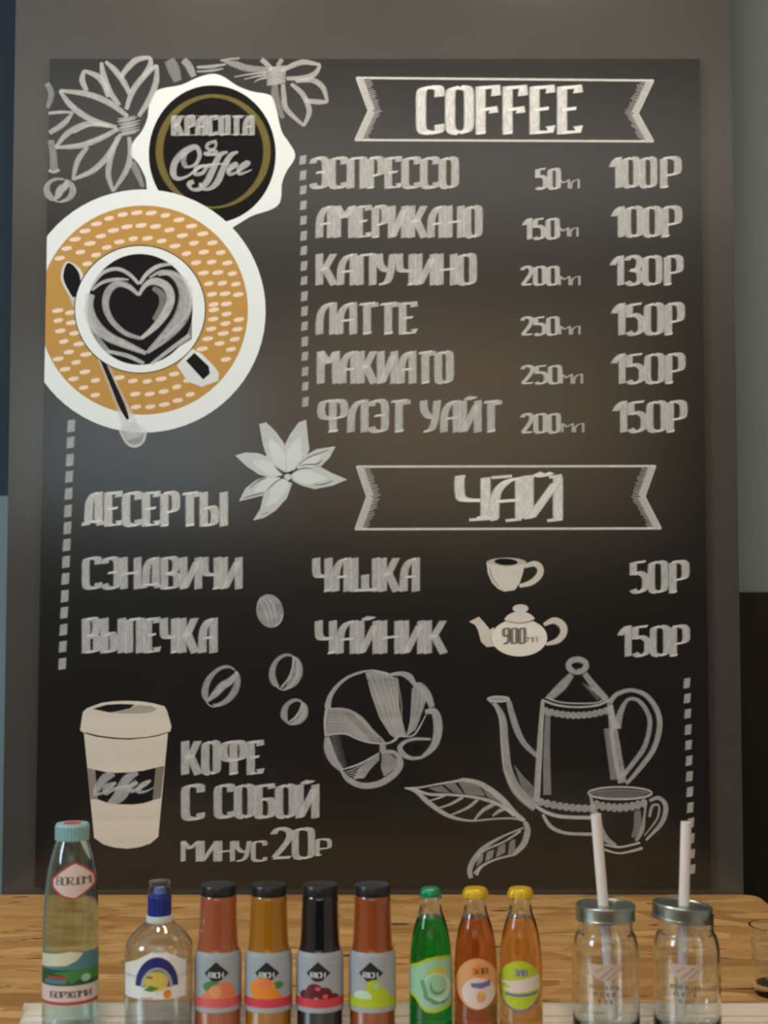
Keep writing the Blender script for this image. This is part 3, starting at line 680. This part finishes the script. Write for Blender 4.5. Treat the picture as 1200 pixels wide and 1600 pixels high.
A.fill([(340, 1020), (390, 920), (560, 805), (560, 860), (490, 930), (430, 1015)], .34, M_CHALK); A.fill([(580, 810), (650, 805), (720, 860), (715, 920), (600, 1000), (575, 930)], .32, M_CHALK)
for i in range(5): A.line([(245+20*i, 965+18*i), (330+12*i, 945+16*i), (400+8*i, 905+24*i)], [5, 9, 4], .45)
for i in range(16): A.line([(150+4*i, 660+17*i), (225+4*i, 655+17*i)], [5, 2], .4, sm=False)
A.ell((880, 755), 34, 26, .45, M_INK); A.ell((792, 755), 20, 34, .45, M_INK)
A.build('citrus_slice_drawing')

# --- leaves
A = Art(5.2174, 620, 1190)
for q, ws, d in (([(62, 215), (180, 212), (300, 190), (480, 160), (560, 150), (700, 190), (850, 300), (950, 410), (1045, 482)], [12, 16, 16, 22, 34, 46, 54, 50, 26], .48), ([(65, 215), (160, 245), (260, 335), (420, 440), (600, 482), (800, 466), (960, 464), (1045, 488)], [10, 36, 46, 36, 18, 16, 18, 20], .44),
        ([(120, 215), (260, 265), (430, 270), (600, 286), (740, 315), (860, 365), (960, 440)], [20, 26, 22, 24, 30, 34, 30], .5), ([(400, 272), (330, 300), (245, 325)], [20, 18, 8], .45), ([(540, 290), (430, 350), (315, 385)], [26, 22, 10], .45),
        ([(660, 310), (570, 380), (430, 440)], [30, 26, 12], .42), ([(800, 342), (700, 400), (630, 480)], [34, 32, 18], .42), ([(890, 380), (830, 405), (780, 445)], [30, 30, 16], .42)): A.line(q, ws, d)
for p in ([(255, 215), (370, 195), (440, 258), (320, 245)], [(385, 190), (470, 170), (545, 262), (470, 256)], [(500, 165), (600, 165), (680, 200), (722, 282), (560, 268)], [(690, 205), (780, 240), (850, 330), (740, 290)]): A.fill(p, .24, M_CHALK)
A.build('leaf_drawing')
A = Art(5.2174, 620, 1190)
for q, ws, d in (([(1045, 492), (1066, 560), (1035, 670), (950, 760)], [40, 56, 54, 36], .42), ([(950, 760), (800, 800), (690, 855), (640, 920)], [20, 18, 26, 50], .48), ([(1030, 540), (860, 612), (720, 695), (635, 790), (595, 880), (605, 950)], [16, 20, 40, 50, 46, 40], .42), ([(1010, 565), (880, 650), (740, 712), (650, 770)], [20, 16, 16, 10], .48)): A.line(q, ws, d)
for p in ([(920, 650), (965, 630), (965, 720), (905, 765)], [(830, 690), (885, 670), (885, 740), (805, 785)], [(735, 735), (795, 715), (780, 785), (718, 820)], [(655, 770), (705, 752), (700, 810), (650, 860)]): A.fill(p, .28, M_CHALK)
A.build('leaf_drawing')

# --- coffee pot and its cup
A = Art(3.75, 740, 1010)
A.ring((608, 112), 52, 36, 38, .42); A.ell((600, 122), 14, 22, .5, M_INK)
A.line([(575, 165), (515, 235), (440, 305)], [36, 58, 44], .36); A.line([(650, 160), (705, 230), (780, 312)], [36, 42, 40], .38)
for i in range(9): A.line([(635+10*i, 215+12*i), (700+9*i, 250+6*i)], [3, 6], .3, sm=False)
A.line([(400, 312), (480, 342), (600, 356), (720, 346), (800, 312)], [14, 14, 12, 14, 16], .5); A.line([(420, 298), (500, 325), (600, 334), (720, 330), (770, 305)], 10, .45)
for x0, y0, x1, y1, n_, sag, r in ((425, 378, 775, 378, 12, 26, 20), (395, 912, 690, 950, 9, 10, 22)):
    for i in range(n_):
        t = i/(n_-1.0); A.ell((x0+(x1-x0)*t, y0+(y1-y0)*t+sag*4*t*(1-t)), r, r*1.05, .36, M_CHALK)
A.line([(405, 320), (388, 560), (368, 910)], [26, 34, 40], .42); A.line([(435, 395), (428, 620), (432, 870)], [34, 44, 52], .24); A.line([(405, 400), (398, 620), (385, 880)], 8, .4)
A.line([(800, 345), (835, 600), (872, 800)], [40, 60, 56], .36); A.line([(790, 480), (805, 640), (830, 780)], [60, 46, 60], .24); A.line([(800, 345), (825, 600), (860, 800)], 8, .4)
A.line([(360, 932), (420, 970), (520, 998), (720, 1004)], [18, 24, 24, 24], .52); A.line([(405, 985), (455, 1058), (550, 1095), (720, 1100)], [20, 26, 20, 22], .45)
A.ring((146, 309), 62, 14, 14, .45); A.ell((146, 309), 66, 16, .3, M_CHALK)
A.line([(120, 330), (168, 420), (182, 560), (200, 720), (260, 850), (365, 945)], [24, 46, 50, 56, 66, 60], .38); A.line([(80, 308), (150, 400), (165, 600), (190, 750), (265, 875), (350, 940)], [6, 10, 10, 12, 12, 8], .32)
A.line([(205, 320), (240, 450), (290, 560), (372, 642)], [34, 42, 36, 30], .36); A.fill([(235, 690), (300, 770), (360, 830), (360, 905), (290, 850)], .2, M_CHALK)
A.line([(800, 330), (840, 280), (935, 257), (1030, 305), (1090, 430), (1060, 590), (970, 720), (895, 805)], [30, 30, 26, 32, 36, 34, 30, 20], .4); A.line([(840, 480), (860, 390), (905, 312), (975, 325), (1032, 430), (1005, 580), (930, 690), (865, 770)], [50, 40, 22, 28, 30, 32, 32, 26], .36)
A.line([(795, 325), (810, 410), (840, 485)], [30, 40, 46], .3)
A.build('coffee_pot_drawing')
A = Art(3.75, 740, 1010, lift=100)
A.ring((858, 860), 186, 36, 13, .5); A.ring((858, 866), 170, 24, 8, .3); A.ell((858, 866), 150, 18, .16, M_CHALK)
for i in range(9):
    t = i/8.0; A.ell((722+t*275, 928+22*4*t*(1-t)-10*t), 20, 26, .36, M_CHALK)
A.line([(685, 878), (712, 980), (760, 1110), (835, 1168)], [16, 40, 46, 20], .36); A.line([(1010, 905), (1000, 1000), (985, 1080), (950, 1140)], [16, 16, 30, 20], .36)
A.line([(960, 960), (960, 1060), (930, 1120)], [40, 50, 20], .2)
A.line([(765, 1162), (860, 1176), (975, 1150)], [10, 13, 14], .55); A.line([(765, 1190), (860, 1212), (990, 1182)], [16, 12, 20], .5)
A.line([(1030, 905), (1085, 888), (1125, 935), (1105, 1030), (1010, 1135)], [20, 26, 32, 30, 16], .4); A.line([(1030, 1000), (1048, 935), (1085, 935), (1075, 1010), (1000, 1110)], [18, 20, 14, 14, 8], .35)
A.build('cup_drawing', None, 'outlined teacup in front of the coffee pot')

# ------------------------------------------------------------------ bottles and jars
ZT = ZC + 0.0038                                             # the tray's own floor
tray_y = (1.50, 1.815)
x0t, x1t = at_z(45, 1584, ZC).x, 0.64
tray = thing('serving_tray', 'long shallow aluminium tray under the row of bottles', 'tray', (0.0, 1.66, ZC))
box('tray_floor', (x0t, 1.50-1.66, 0.0), (x1t, 1.815-1.66, 0.003), M_TRAY, tray)
box('rim', (x0t, 1.807-1.66, 0.003), (x1t, 1.815-1.66, 0.022), M_TRAY, tray, 0.0015)
box('rim', (x0t, 1.792-1.66, 0.003), (x1t, 1.807-1.66, 0.0065), M_TRAY, tray, 0.0012)
box('rim', (x0t, 1.50-1.66, 0.003), (x1t, 1.506-1.66, 0.022), M_TRAY, tray, 0.0015)

class Bottle:
    """px profile -> metric lathe; labels wrapped round the same profile"""
    def __init__(s, name, label, cat, cx, Y, group=None, base=ZT):
        s.cx, s.Y, s.base = cx, Y, base
        s.sc = at(cx+1, 1450, Y).x - at(cx, 1450, Y).x        # metres per pixel here
        s.root = thing(name, label, cat, (at(cx, 1450, Y).x, Y, base), group)
        s.rad = None
    def z(s, py): return at(s.cx, py, s.Y).z - s.base
    def prof(s, rows): return [(hw*s.sc, s.z(py)) for hw, py in rows]
    def radius(s, z):
        P = s.rad
        for (r0, z0), (r1, z1) in zip(P[:-1], P[1:]):
            if z0 <= z <= z1 and z1 > z0: return r0+(r1-r0)*(z-z0)/(z1-z0)
        return P[-1][0] if z > P[-1][1] else P[0][0]
    def zf(s, py, r): return at(s.cx, py, s.Y-r).z - s.base   # height of a front-surface pixel
    def wrap(s, shapes, hw, name='label', eps=0.0004, lab=None):
        """shapes: (points px, material); x measured from the photo, turned into an angle round the bottle"""
        r0 = hw*s.sc; V, F, FM, MS = [], [], [], []
        fr = math.atan2(-s.Y, -s.root.location.x)             # towards the camera
        k = 0; pm = None
        for pts, m in shapes:
            if m not in MS: MS.append(m)
            big = max(p[0] for p in pts)-min(p[0] for p in pts) > 9
            if m is not pm or big: k += 1
            pm = m
            bm = bmesh.new()
            vs = [bm.verts.new((math.asin(max(-.995, min(.995, (x-s.cx)/hw))), s.zf(y, r0), 0)) for x, y in pts]
            try: bm.faces.new(vs)
            except ValueError: bm.free(); continue
            def cut(ax, step):
                lo = min(v.co[ax] for v in bm.verts); hi = max(v.co[ax] for v in bm.verts); c = math.floor(lo/step)*step+step
                while c < hi-1e-6:
                    no = [0, 0, 0]; no[ax] = 1; co = [0, 0, 0]; co[ax] = c
                    bmesh.ops.bisect_plane(bm, geom=bm.verts[:]+bm.edges[:]+bm.faces[:], plane_co=co, plane_no=no); c += step
            cut(0, math.radians(6)); cut(1, 0.008)
            bm.verts.index_update(); b0 = len(V)
            for v in bm.verts:
                th, zz = v.co.x, v.co.y; r = s.radius(zz) + eps + 0.00004*k
                ang = fr + th; V.append((r*math.cos(ang), r*math.sin(ang), zz))
            for f in bm.faces: F.append([b0+v.index for v in f.verts]); FM.append(MS.index(m))
            bm.free()
        o = link(name, V, F, MS, s.root, fm=FM)
        if lab: o['label'] = lab
        return o
def words_px(t, x0, x1, y0, y1, m, nibk=.24, bend=0.0, ang=12):
    """small label lettering as shapes for Bottle.wrap"""
    out = []; xm, xh = (x0+x1)/2.0, (x1-x0)/2.0
    B_ = lambda p: (p[0], p[1] + bend*(1-((p[0]-xm)/xh)**2))
    for row in lettering(t, x0, x1, y0, y1, nibk, ang, 0.6):
        for (a, b, _), (c, d, _) in zip(row[:-1], row[1:]):
            if math.dist(a, c) > 0.05: out.append(([B_(a), B_(b), B_(d), B_(c)], m))
    return out
def circ(cx, cy, rx, ry, n=28, a0=0, a1=360):
    return [(cx+rx*math.cos(t), cy+ry*math.sin(t)) for t in (math.radians(a0+(a1-a0)*i/(n-(0 if a1-a0 < 360 else 0))) for i in range(n if a1-a0 >= 360 else n+1))]
def rectp(x0, x1, y0, y1, n=8): return [(x0+(x1-x0)*i/n, y0) for i in range(n+1)] + [(x1-(x1-x0)*i/n, y1) for i in range(n+1)]
def ribbed_cap(name, r, z0, z1, m, parent, n=60, depth=0.0006):
    v, f = [], []
    for z, k in ((z0, 1.0), (z0+(z1-z0)*.85, 1.0), (z1, 0.93)):
        for i in range(n):
            a = 2*math.pi*i/n; rr = (r - (depth if i % 2 else 0))*k
            v.append((rr*math.cos(a), rr*math.sin(a), z))
    for L_ in (0, 1):
        for i in range(n):
            j = (i+1) % n; f.append((L_*n+i, L_*n+j, (L_+1)*n+j, (L_+1)*n+i))
    f.append(tuple(range(2*n, 3*n))); f.append(tuple(reversed(range(n))))
    return link(name, v, f, m, parent)

C = dict(pinkw=flat('label_pink_white', (0.66, 0.52, 0.48)), red=flat('label_red', (0.42, 0.05, 0.06)), dark=flat('label_dark_print', (0.10, 0.08, 0.07)), cream=flat('label_cream', (0.62, 0.62, 0.44)),
         green=flat('label_green', (0.06, 0.20, 0.05)), dgreen=flat('label_dark_green', (0.02, 0.08, 0.04)), tealc=flat('label_teal', (0.08, 0.20, 0.22)), white=flat('label_white', (0.70, 0.68, 0.66)),
         navy=flat('label_navy', (0.02, 0.02, 0.14)), yellow=flat('label_yellow', (0.60, 0.45, 0.08)), orange=flat('label_orange', (0.70, 0.22, 0.02)), grey=flat('label_silver_grey', (0.33, 0.35, 0.38)),
         black=flat('label_black', (0.012, 0.014, 0.018)), crim=flat('label_crimson', (0.55, 0.04, 0.06)), salmon=flat('label_salmon', (0.68, 0.18, 0.08)), lime=flat('label_lime', (0.40, 0.48, 0.02)),
         plum=flat('label_cherry', (0.11, 0.008, 0.015)), mint=flat('label_mint', (0.30, 0.50, 0.32)), peach=flat('label_peach', (0.66, 0.30, 0.12)), violet=flat('label_violet', (0.16, 0.12, 0.28)), mintw=flat('label_pale_mint', (0.48, 0.62, 0.48)), dmint=flat('label_deep_mint', (0.12, 0.28, 0.16)),
         pink=flat('label_rose', (0.62, 0.10, 0.10)))

def shell(b_, P, m, th):
    P = [p for p in P if p[0] > 0]
    I = [(max(r-th, .002), z+(th if z < .002 else 0)) for r, z in P]
    return lathe('bottle_body', [(0, 0.0)] + P + list(reversed(I)) + [(0, th)], m, b_.root)
# --- tall aqua mineral water bottle
b = Bottle('water_bottle', 'tall aqua mineral water bottle with teal cap, tallest in the row', 'bottle', 111, 1.755)
rows = [(0.01, 1664), (34, 1664), (41, 1656), (43, 1640), (42.5, 1600), (43, 1560), (43, 1480), (42.5, 1440), (40.5, 1395), (36.5, 1358), (31, 1335), (26, 1318), (23.5, 1311)]
zb = b.z(1664); b.base = b.base  # bottom row is set on the tray below
def grounded(b_, rows): return [(hw*b_.sc, max(0.0, b_.z(py))) for hw, py in rows]
P = smooth_prof(grounded(b, rows[2:]), 4); P = [(0, 0.0), (P[0][0]*.86, 0.0)] + [(r, max(z, 0.003)) for r, z in P if z > 0.0005]
b.rad = P
shell(b, P, M_AQUA, 0.0014)
ribbed_cap('cap', 26.5*b.sc, b.z(1311), b.z(1286), mat('teal_cap_plastic', (0.24, 0.42, 0.42), 0.4), b.root)
lathe('cap_logo', [(0, b.z(1286)+.0002), (14*b.sc, b.z(1286)+.0002), (14*b.sc, b.z(1286)+.0006), (0, b.z(1286)+.0006)], C['red'], b.root)
hexa = lambda k: [(116+(x-116)*k, 1378+(y-1378)*k) for x, y in ((118, 1349), (132, 1355), (150, 1371), (151, 1383), (138, 1394), (116, 1407), (96, 1402), (80, 1388), (78, 1376), (92, 1362), (106, 1353))]
b.wrap([(hexa(1.0), C['red']), (hexa(.90), C['pinkw'])] + words_px('BORJOMI', 87, 144, 1371, 1384, C['dark'], .18), 41, 'neck_label', lab='pinkish badge with red border on the neck')
b.wrap([(rectp(69, 153, 1489, 1572), C['pinkw']), (rectp(69, 153, 1489, 1518), C['tealc']), ([(69, 1494), (95, 1490), (110, 1487), (130, 1491), (120, 1502), (105, 1509), (69, 1514)], C['cream']),
        (rectp(69, 153, 1516, 1541), C['dgreen']), ([(84, 1521), (120, 1516), (153, 1516), (153, 1535), (125, 1531), (112, 1538), (98, 1524)], C['green']), (rectp(78, 106, 1526, 1530), C['red']), (rectp(74, 105, 1531, 1538), C['tealc']),
        (circ(134, 1530, 7, 6), C['mint']), (rectp(69, 153, 1541, 1544), C['pinkw']), (rectp(69, 153, 1566, 1571), C['red'])] + words_px('БОРЖОМИ', 82, 142, 1549, 1560, C['dark'], .2), 43, 'label', lab='wrapped label with green landscape and pink band')

# --- small water bottle with the sports cap
b = Bottle('water_bottle', 'clear water bottle with blue sports cap and round yellow label', 'bottle', 249, 1.752)
rows = [(50, 1650), (53, 1640), (51.5, 1600), (53, 1560), (53.5, 1500), (52, 1480), (47, 1466), (36, 1452), (25, 1443), (20, 1438)]
P = smooth_prof(grounded(b, rows), 4); P = [(0, 0.0), (P[0][0]*.9, 0.0)] + [(r, max(z, 0.003)) for r, z in P if z > 0.0005]
P2 = []                                                     # moulded waves low on the body
for r, z in P: P2.append((r, z))
b.rad = P
shell(b, [(r*(1+.012*math.sin(z*190)) if z < .145 else r, z) for r, z in P], M_WATER, 0.0012)
lathe('neck_ring', [(0, b.z(1440)), (20.5*b.sc, b.z(1440)), (20.5*b.sc, b.z(1429)), (0, b.z(1429))], mat('white_ring_plastic', (0.62, 0.66, 0.66), 0.4), b.root)
ribbed_cap('cap', 18.5*b.sc, b.z(1429), b.z(1396), mat('blue_cap_plastic', (0.012, 0.025, 0.20), 0.35), b.root, 48)
lathe('dust_cover', [(17.5*b.sc, b.z(1397)), (17.2*b.sc, b.z(1388)), (14*b.sc, b.z(1384)), (17*b.sc, b.z(1381)), (17*b.sc, b.z(1377)), (0, b.z(1376.5)), (0, b.z(1377.5)), (15.5*b.sc, b.z(1378)), (15.5*b.sc, b.z(1381)), (12.5*b.sc, b.z(1384)), (16*b.sc, b.z(1389)), (16.2*b.sc, b.z(1397))], M_THIN, b.root, close=True)
lathe('spout', [(0, b.z(1396)), (9*b.sc, b.z(1396)), (8*b.sc, b.z(1386)), (0, b.z(1385))], mat('pale_blue_spout', (0.25, 0.30, 0.55), 0.4), b.root)
arch = circ(246, 1542, 32, 46, 24, 180, 360); arch2 = circ(246, 1544, 24, 32, 24, 180, 360)
b.wrap([([(198, 1512), (215, 1502), (238, 1488), (250, 1482), (262, 1490), (280, 1500), (290, 1506), (290, 1562), (198, 1562)], C['white']), (arch, C['navy']), (arch2, C['grey']), (circ(246, 1542, 19, 26, 20, 180, 360), C['navy']), (circ(245, 1534, 18, 16), C['yellow']),
        ([(226, 1548), (236, 1540), (250, 1544), (238, 1550)], C['green']), (circ(262, 1554, 6, 7), C['orange']), (rectp(230, 240, 1526, 1529, 2), C['dark']), (rectp(222, 240, 1561-2, 1561, 2), C['grey'])], 53.5, 'label', lab='white label with navy arch over a yellow disc')

# --- four juice bottles
def juice(cx, liquid, label, fruit, band, tint):
    b = Bottle('juice_bottle', label, 'bottle', cx, 1.75, 'juice bottles with black caps')
    rows = [(33, 1652), (35, 1644), (35.5, 1600), (35.5, 1500), (34.5, 1488), (31.5, 1475), (30, 1450), (29, 1420), (28, 1402), (26, 1396)]
    P = smooth_prof(grounded(b, rows), 4); P = [(0, 0.0), (P[0][0]*.9, 0.0)] + [(r, max(z, .003)) for r, z in P if z > .0005]
    b.rad = P
    lathe('bottle_body', P + [(0, P[-1][1])], mat('juice_in_glass_'+tint, liquid, 0.16, 0.5, 0, 0.25, 1.4, 1.0), b.root)
    lathe('cap', [(26.5*b.sc, b.z(1398)), (28*b.sc, b.z(1397)), (28*b.sc, b.z(1384)), (26.8*b.sc, b.z(1381.5)), (22*b.sc, b.z(1381)), (0, b.z(1381.5)), (0, b.z(1386)), (25*b.sc, b.z(1386))], M_BLACKCAP, b.root, close=True)
    d = [(cx-3, 1503), (cx+16, 1521), (cx+3, 1533), (cx-3, 1534), (cx-9, 1533), (cx-20, 1521)]
    sh = [(rectp(cx-35.3, cx+35.3, 1490, 1583), C['grey']), (d, C['black'])] + words_px('RICH', cx-14, cx+8, 1519, 1528, C['white'], .2)
    sh += fruit(cx) + [(rectp(cx-35.3, cx+35.3, 1561, 1575), C[band])]
    b.wrap(sh, 35.5, 'label', 0.0010)
def peach(c): return [(circ(c-8, 1542, 14, 9), C['green']), ([(c-36, 1572), (c-22, 1556), (c-8, 1540), (c+10, 1534), (c+22, 1540), (c+26, 1560), (c+22, 1568)], C['salmon']), (circ(c-4, 1550, 9, 10), C['peach'])]
def orange(c): return [(circ(c+14, 1540, 8, 6), C['green']), (circ(c-8, 1546, 19, 18), C['orange']), ([(c-30, 1565), (c-16, 1550), (c+14, 1548), (c+24, 1565)], C['orange']), (circ(c-6, 1538, 9, 6), C['salmon'])]
def cherry(c): return [(circ(c-8, 1548, 12, 11), C['plum']), (circ(c+6, 1553, 12, 10), C['plum']), (circ(c-18, 1556, 11, 9), C['plum']), (circ(c+18, 1560, 10, 7), C['plum']), (circ(c-3, 1545, 4, 3), C['pink']), (circ(c+8, 1557, 4, 3), C['pink'])]
def apple(c): return [(circ(c+2, 1545, 12, 14), C['lime']), (circ(c+10, 1555, 16, 11), C['lime']), (circ(c-14, 1557, 13, 9), C['mintw']), (circ(c+5, 1541, 5, 4), C['mint'])]
juice(341, (0.42, 0.11, 0.045), 'salmon red juice bottle, black cap, next to the clear water bottle', peach, 'pink', 'salmon')
juice(420, (0.42, 0.17, 0.012), 'amber orange juice bottle with black cap and orange fruit label', orange, 'crim', 'amber')
juice(500, (0.008, 0.009, 0.014), 'nearly black cherry juice bottle with black cap', cherry, 'crim', 'black')
juice(582, (0.34, 0.078, 0.018), 'reddish brown juice bottle with lime green apple label', apple, 'lime', 'reddish')

# --- three lemonade bottles
def soda(cx, label, tint, capm, shapes, capr, name):
    b = Bottle('lemonade_bottle', label, 'bottle', cx, 1.75, 'small glass lemonade bottles')
    rows = [(31, 1652), (33, 1644), (33.5, 1600), (33.5, 1520), (32.5, 1495), (30.5, 1472), (26.5, 1450), (21, 1432)]
    P = smooth_prof(grounded(b, rows), 4); P = [(0, 0.0), (P[0][0]*.9, 0.0)] + [(r, max(z, .003)) for r, z in P if z > .0005]
    b.rad = P
    lathe('bottle_body', P + [(0, P[-1][1])], mat('drink_in_glass_'+name, tint, 0.03, 0.5, 0, 1.0, 1.38), b.root)
    o_ = [(21, 1431.5), (18.5, 1424), (17, 1415), (16.5, 1405), (17.5, 1402), (15.5, 1398)]
    lathe('neck', [(r*b.sc, b.z(y)) for r, y in o_] + [((r-2.0)*b.sc, b.z(y)) for r, y in reversed(o_)], M_CLEAR, b.root, close=True)
    zb_, zt_ = b.z(1400), b.z(1387); R = capr*b.sc; n = 42; v, f = [], []
    for z, k in ((zb_, 1.0), (zb_+(zt_-zb_)*.5, .94), (zt_-.001, .84), (zt_, .74)):
        for i in range(n):
            a = 2*math.pi*i/n; rr = R*k + (0.0006 if (i % 2 and k > .9) else 0); v.append((rr*math.cos(a), rr*math.sin(a), z))
    for l_ in range(3):
        for i in range(n): f.append((l_*n+i, l_*n+(i+1) % n, (l_+1)*n+(i+1) % n, (l_+1)*n+i))
    f.append(tuple(range(3*n, 4*n))); f.append(tuple(reversed(range(n)))); link('crown_cap', v, f, capm, b.root)
    b.wrap(shapes, 33.5, 'label'); return b
M_GCAP = mat('green_crown_cap', (0.012, 0.22, 0.10), 0.3, 0.5, 0.3); M_YCAP = mat('yellow_crown_cap', (0.62, 0.38, 0.01), 0.3, 0.5, 0.3)
c = 673
wave = lambda k, dx=0: [(c-33, 1516-k), (c-20, 1508-k), (c-6, 1500-k), (c+8, 1497-k), (c+22, 1497-k), (c+33, 1500-k), (c+33, 1570+k), (c+24, 1576+k), (c+8, 1581+k), (c-8, 1580+k), (c-16, 1572+k), (c-24, 1560+k), (c-33, 1555+k)]
soda(673, 'green lemonade bottle with green crown cap', (0.015, 0.50, 0.09), M_GCAP,
     [(wave(2), C['lime']), (wave(-3), C['mint']), (circ(c+10, 1520, 14, 7), C['lime'])] + words_px('ЗАВ', c-2, c+22, 1515, 1526, C['yellow'], .25) +
     [(circ(c+8, 1545, 22, 24), C['mintw']), (circ(c+8, 1541, 17, 18), C['mint']), (circ(c+10, 1542, 12, 13), C['dmint']), (circ(c+12, 1538, 11, 12), C['mint']), ([(c-16, 1532), (c-10, 1532), (c-4, 1556), (c+12, 1566), (c+28, 1560), (c+20, 1569), (c+4, 1570), (c-10, 1560)], C['dmint'])], 16.5, 'green')
c = 743
soda(743, 'amber lemonade bottle with yellow cap and round peach label', (0.62, 0.24, 0.08), M_YCAP,
     [(circ(c+2, 1538, 32, 40, 36), C['peach']), (circ(c+4, 1552, 25, 24, 30), C['pinkw']), (circ(c+6, 1518, 12, 10), C['orange'])] + words_px('ЗАВ', c-6, c+19, 1513, 1523, C['dark'], .22) +
     [([(c-8, 1536), (c+8, 1536), (c+22, 1532), (c+22, 1541), (c+8, 1545), (c-6, 1543)], C['violet']), (circ(c+8, 1558, 7, 9), C['peach']), (circ(c+9, 1553, 3, 3), C['yellow'])], 20.5, 'amber')
c = 813.5
soda(813.5, 'golden lemonade bottle with yellow cap and lime green label', (0.85, 0.52, 0.22), M_YCAP,
     [(circ(c-2, 1542, 32.5, 40, 36), C['violet']), (circ(c-2, 1540, 32, 38, 36), C['lime']), ([(c-32, 1535), (c-16, 1534), (c+6, 1530), (c+26, 1524), (c+28, 1546), (c+8, 1550), (c-12, 1552), (c-30, 1548)], C['pinkw']),
      ([(c-24, 1553), (c-4, 1554), (c+14, 1552), (c+25, 1549), (c+25, 1553), (c+10, 1557), (c-8, 1558), (c-24, 1557)], C['violet']), ([(c-32, 1540), (c-22, 1538), (c-14, 1544), (c-30, 1548)], C['lime'])] + words_px('ЗАВ', c-10, c+10, 1515, 1526, C['violet'], .22), 20.5, 'golden')

# --- two lidded drinking jars, each with a straw
def jar(cx, label, lid_tilt, lid_cx):
    b = Bottle('drinking_jar', label, 'jar', cx, 1.74, 'lidded glass drinking jars')
    o_ = [(44, 1650), (51, 1643), (52, 1630), (52, 1600), (52, 1500), (51, 1478), (47, 1462), (43, 1454), (42.5, 1440), (42.5, 1428)]
    P = smooth_prof(grounded(b, o_), 4); P = [(r, max(z, 0.0)) for r, z in P]; b.rad = P
    i_ = [(r-0.0028, z) for r, z in P if z > .009]
    lathe('glass_body', [(0, 0.0)] + P + list(reversed(i_)) + [(i_[0][0]*.9, .007), (0, .006)], M_CLEAR, b.root)
    zt_ = b.z(1412)
    R = 46.5*b.sc; lid = bpy.data.objects.new('lid', None)
    prof = [(R-.0015, zt_-.0185), (R, zt_-.018), (R, zt_-.0155), (R-.0006, zt_-.015), (R-.0006, zt_-.004), (R, zt_-.0035), (R, zt_-.001), (R-.001, zt_), (R-.004, zt_), (R-.005, zt_-.0012), (.0085, zt_-.0012), (.0085, zt_-.0024), (R-.003, zt_-.0024), (R-.002, zt_-.006)]
    lo = lathe('lid', [(r, z-zt_) for r, z in prof], M_LID, b.root, close=True)
    lo.location = ((lid_cx-cx)*b.sc, 0, zt_); lo.rotation_euler = (0, math.radians(lid_tilt), 0)
    pk, dk, dk2 = flat('jar_print_rose', (0.50, 0.36, 0.30)), C['dark'], flat('jar_print_tan', (0.36, 0.24, 0.18))
    k = cx-946
    sh = [([(920+k, 1508), (970+k, 1508)] + [(945+k+25*math.cos(t), 1508+26*math.sin(t)) for t in (math.radians(a_) for a_ in range(10, 171, 16))], pk), ([(935+k, 1530), (957+k, 1511), (959+k, 1513), (938+k, 1532)], dk2), ([(930+k, 1520), (942+k, 1511), (944+k, 1512), (932+k, 1522)], dk2), ([(946+k, 1531), (963+k, 1516), (964+k, 1518), (949+k, 1532)], dk2)]
    for y0, xs in ((1540, (922, 929, 936, 944, 953, 960)), (1551, (928, 938, 946, 955)), (1562, (934, 944, 951))):
        for x in xs:
            for q in range(2):
                xx = x+k+q*3+random.uniform(-.6, .6); sl = random.uniform(-1.5, 1.5)
                sh.append(([(xx, y0), (xx+1.5, y0), (xx+1.5+sl, y0+7), (xx+sl, y0+7)], dk))
    b.wrap(sh, 52, 'print', lab='half lemon slice print with small dark marks')
    return b
jl = jar(946, 'glass jar with flat level grey lid, next to the golden lemonade bottle', 0, 946)
jr = jar(1072, 'glass jar with tilted grey lid, at the end of the row', 5.5, 1067)
def straw(top, bot, label):
    a_, b_ = at(*top, 1.74), at(*bot, 1.74); t = thing('drinking_straw', label, 'straw', b_, 'straws in the jars')
    d = a_-b_; q = d.to_track_quat('Z', 'Y'); R = .0064; n = 24; v, f = [], []
    for z in (0.0, d.length):
        for r in (R, R-.0006):
            v += [q @ Vector((r*math.cos(2*math.pi*i/n), r*math.sin(2*math.pi*i/n), z)) for i in range(n)]
    for i in range(n):
        j = (i+1) % n
        f += [(i, j, 2*n+j, 2*n+i), (n+j, n+i, 3*n+i, 3*n+j), (2*n+i, 2*n+j, 3*n+j, 3*n+i), (j, i, n+i, n+j)]
    o = link('tube', v, f, M_STRAW, t, True); o.data.set_sharp_from_angle(angle=math.radians(38))
straw((931, 1272), (957, 1590), 'pale straw leaning in the jar with the level lid')
straw((1072, 1284), (1064, 1590), 'pale upright straw in the jar with the tilted lid')

# --- a tumbler cut by the picture's edge
b = Bottle('drinking_glass', 'clear glass standing on the chipboard at the very edge of the picture', 'glass', 1216, 1.93, base=ZC)
o_ = grounded(b, [(36, 1541), (38, 1535), (41, 1500), (45, 1446)])
o_ = [(o_[0][0], 0.0)] + o_[1:]
lathe('drinking_glass_bowl', [(0, 0)] + o_ + [(r-.002, z) for r, z in reversed(o_[1:])] + [(0, .008)], M_CLEAR, b.root).name = 'bowl'
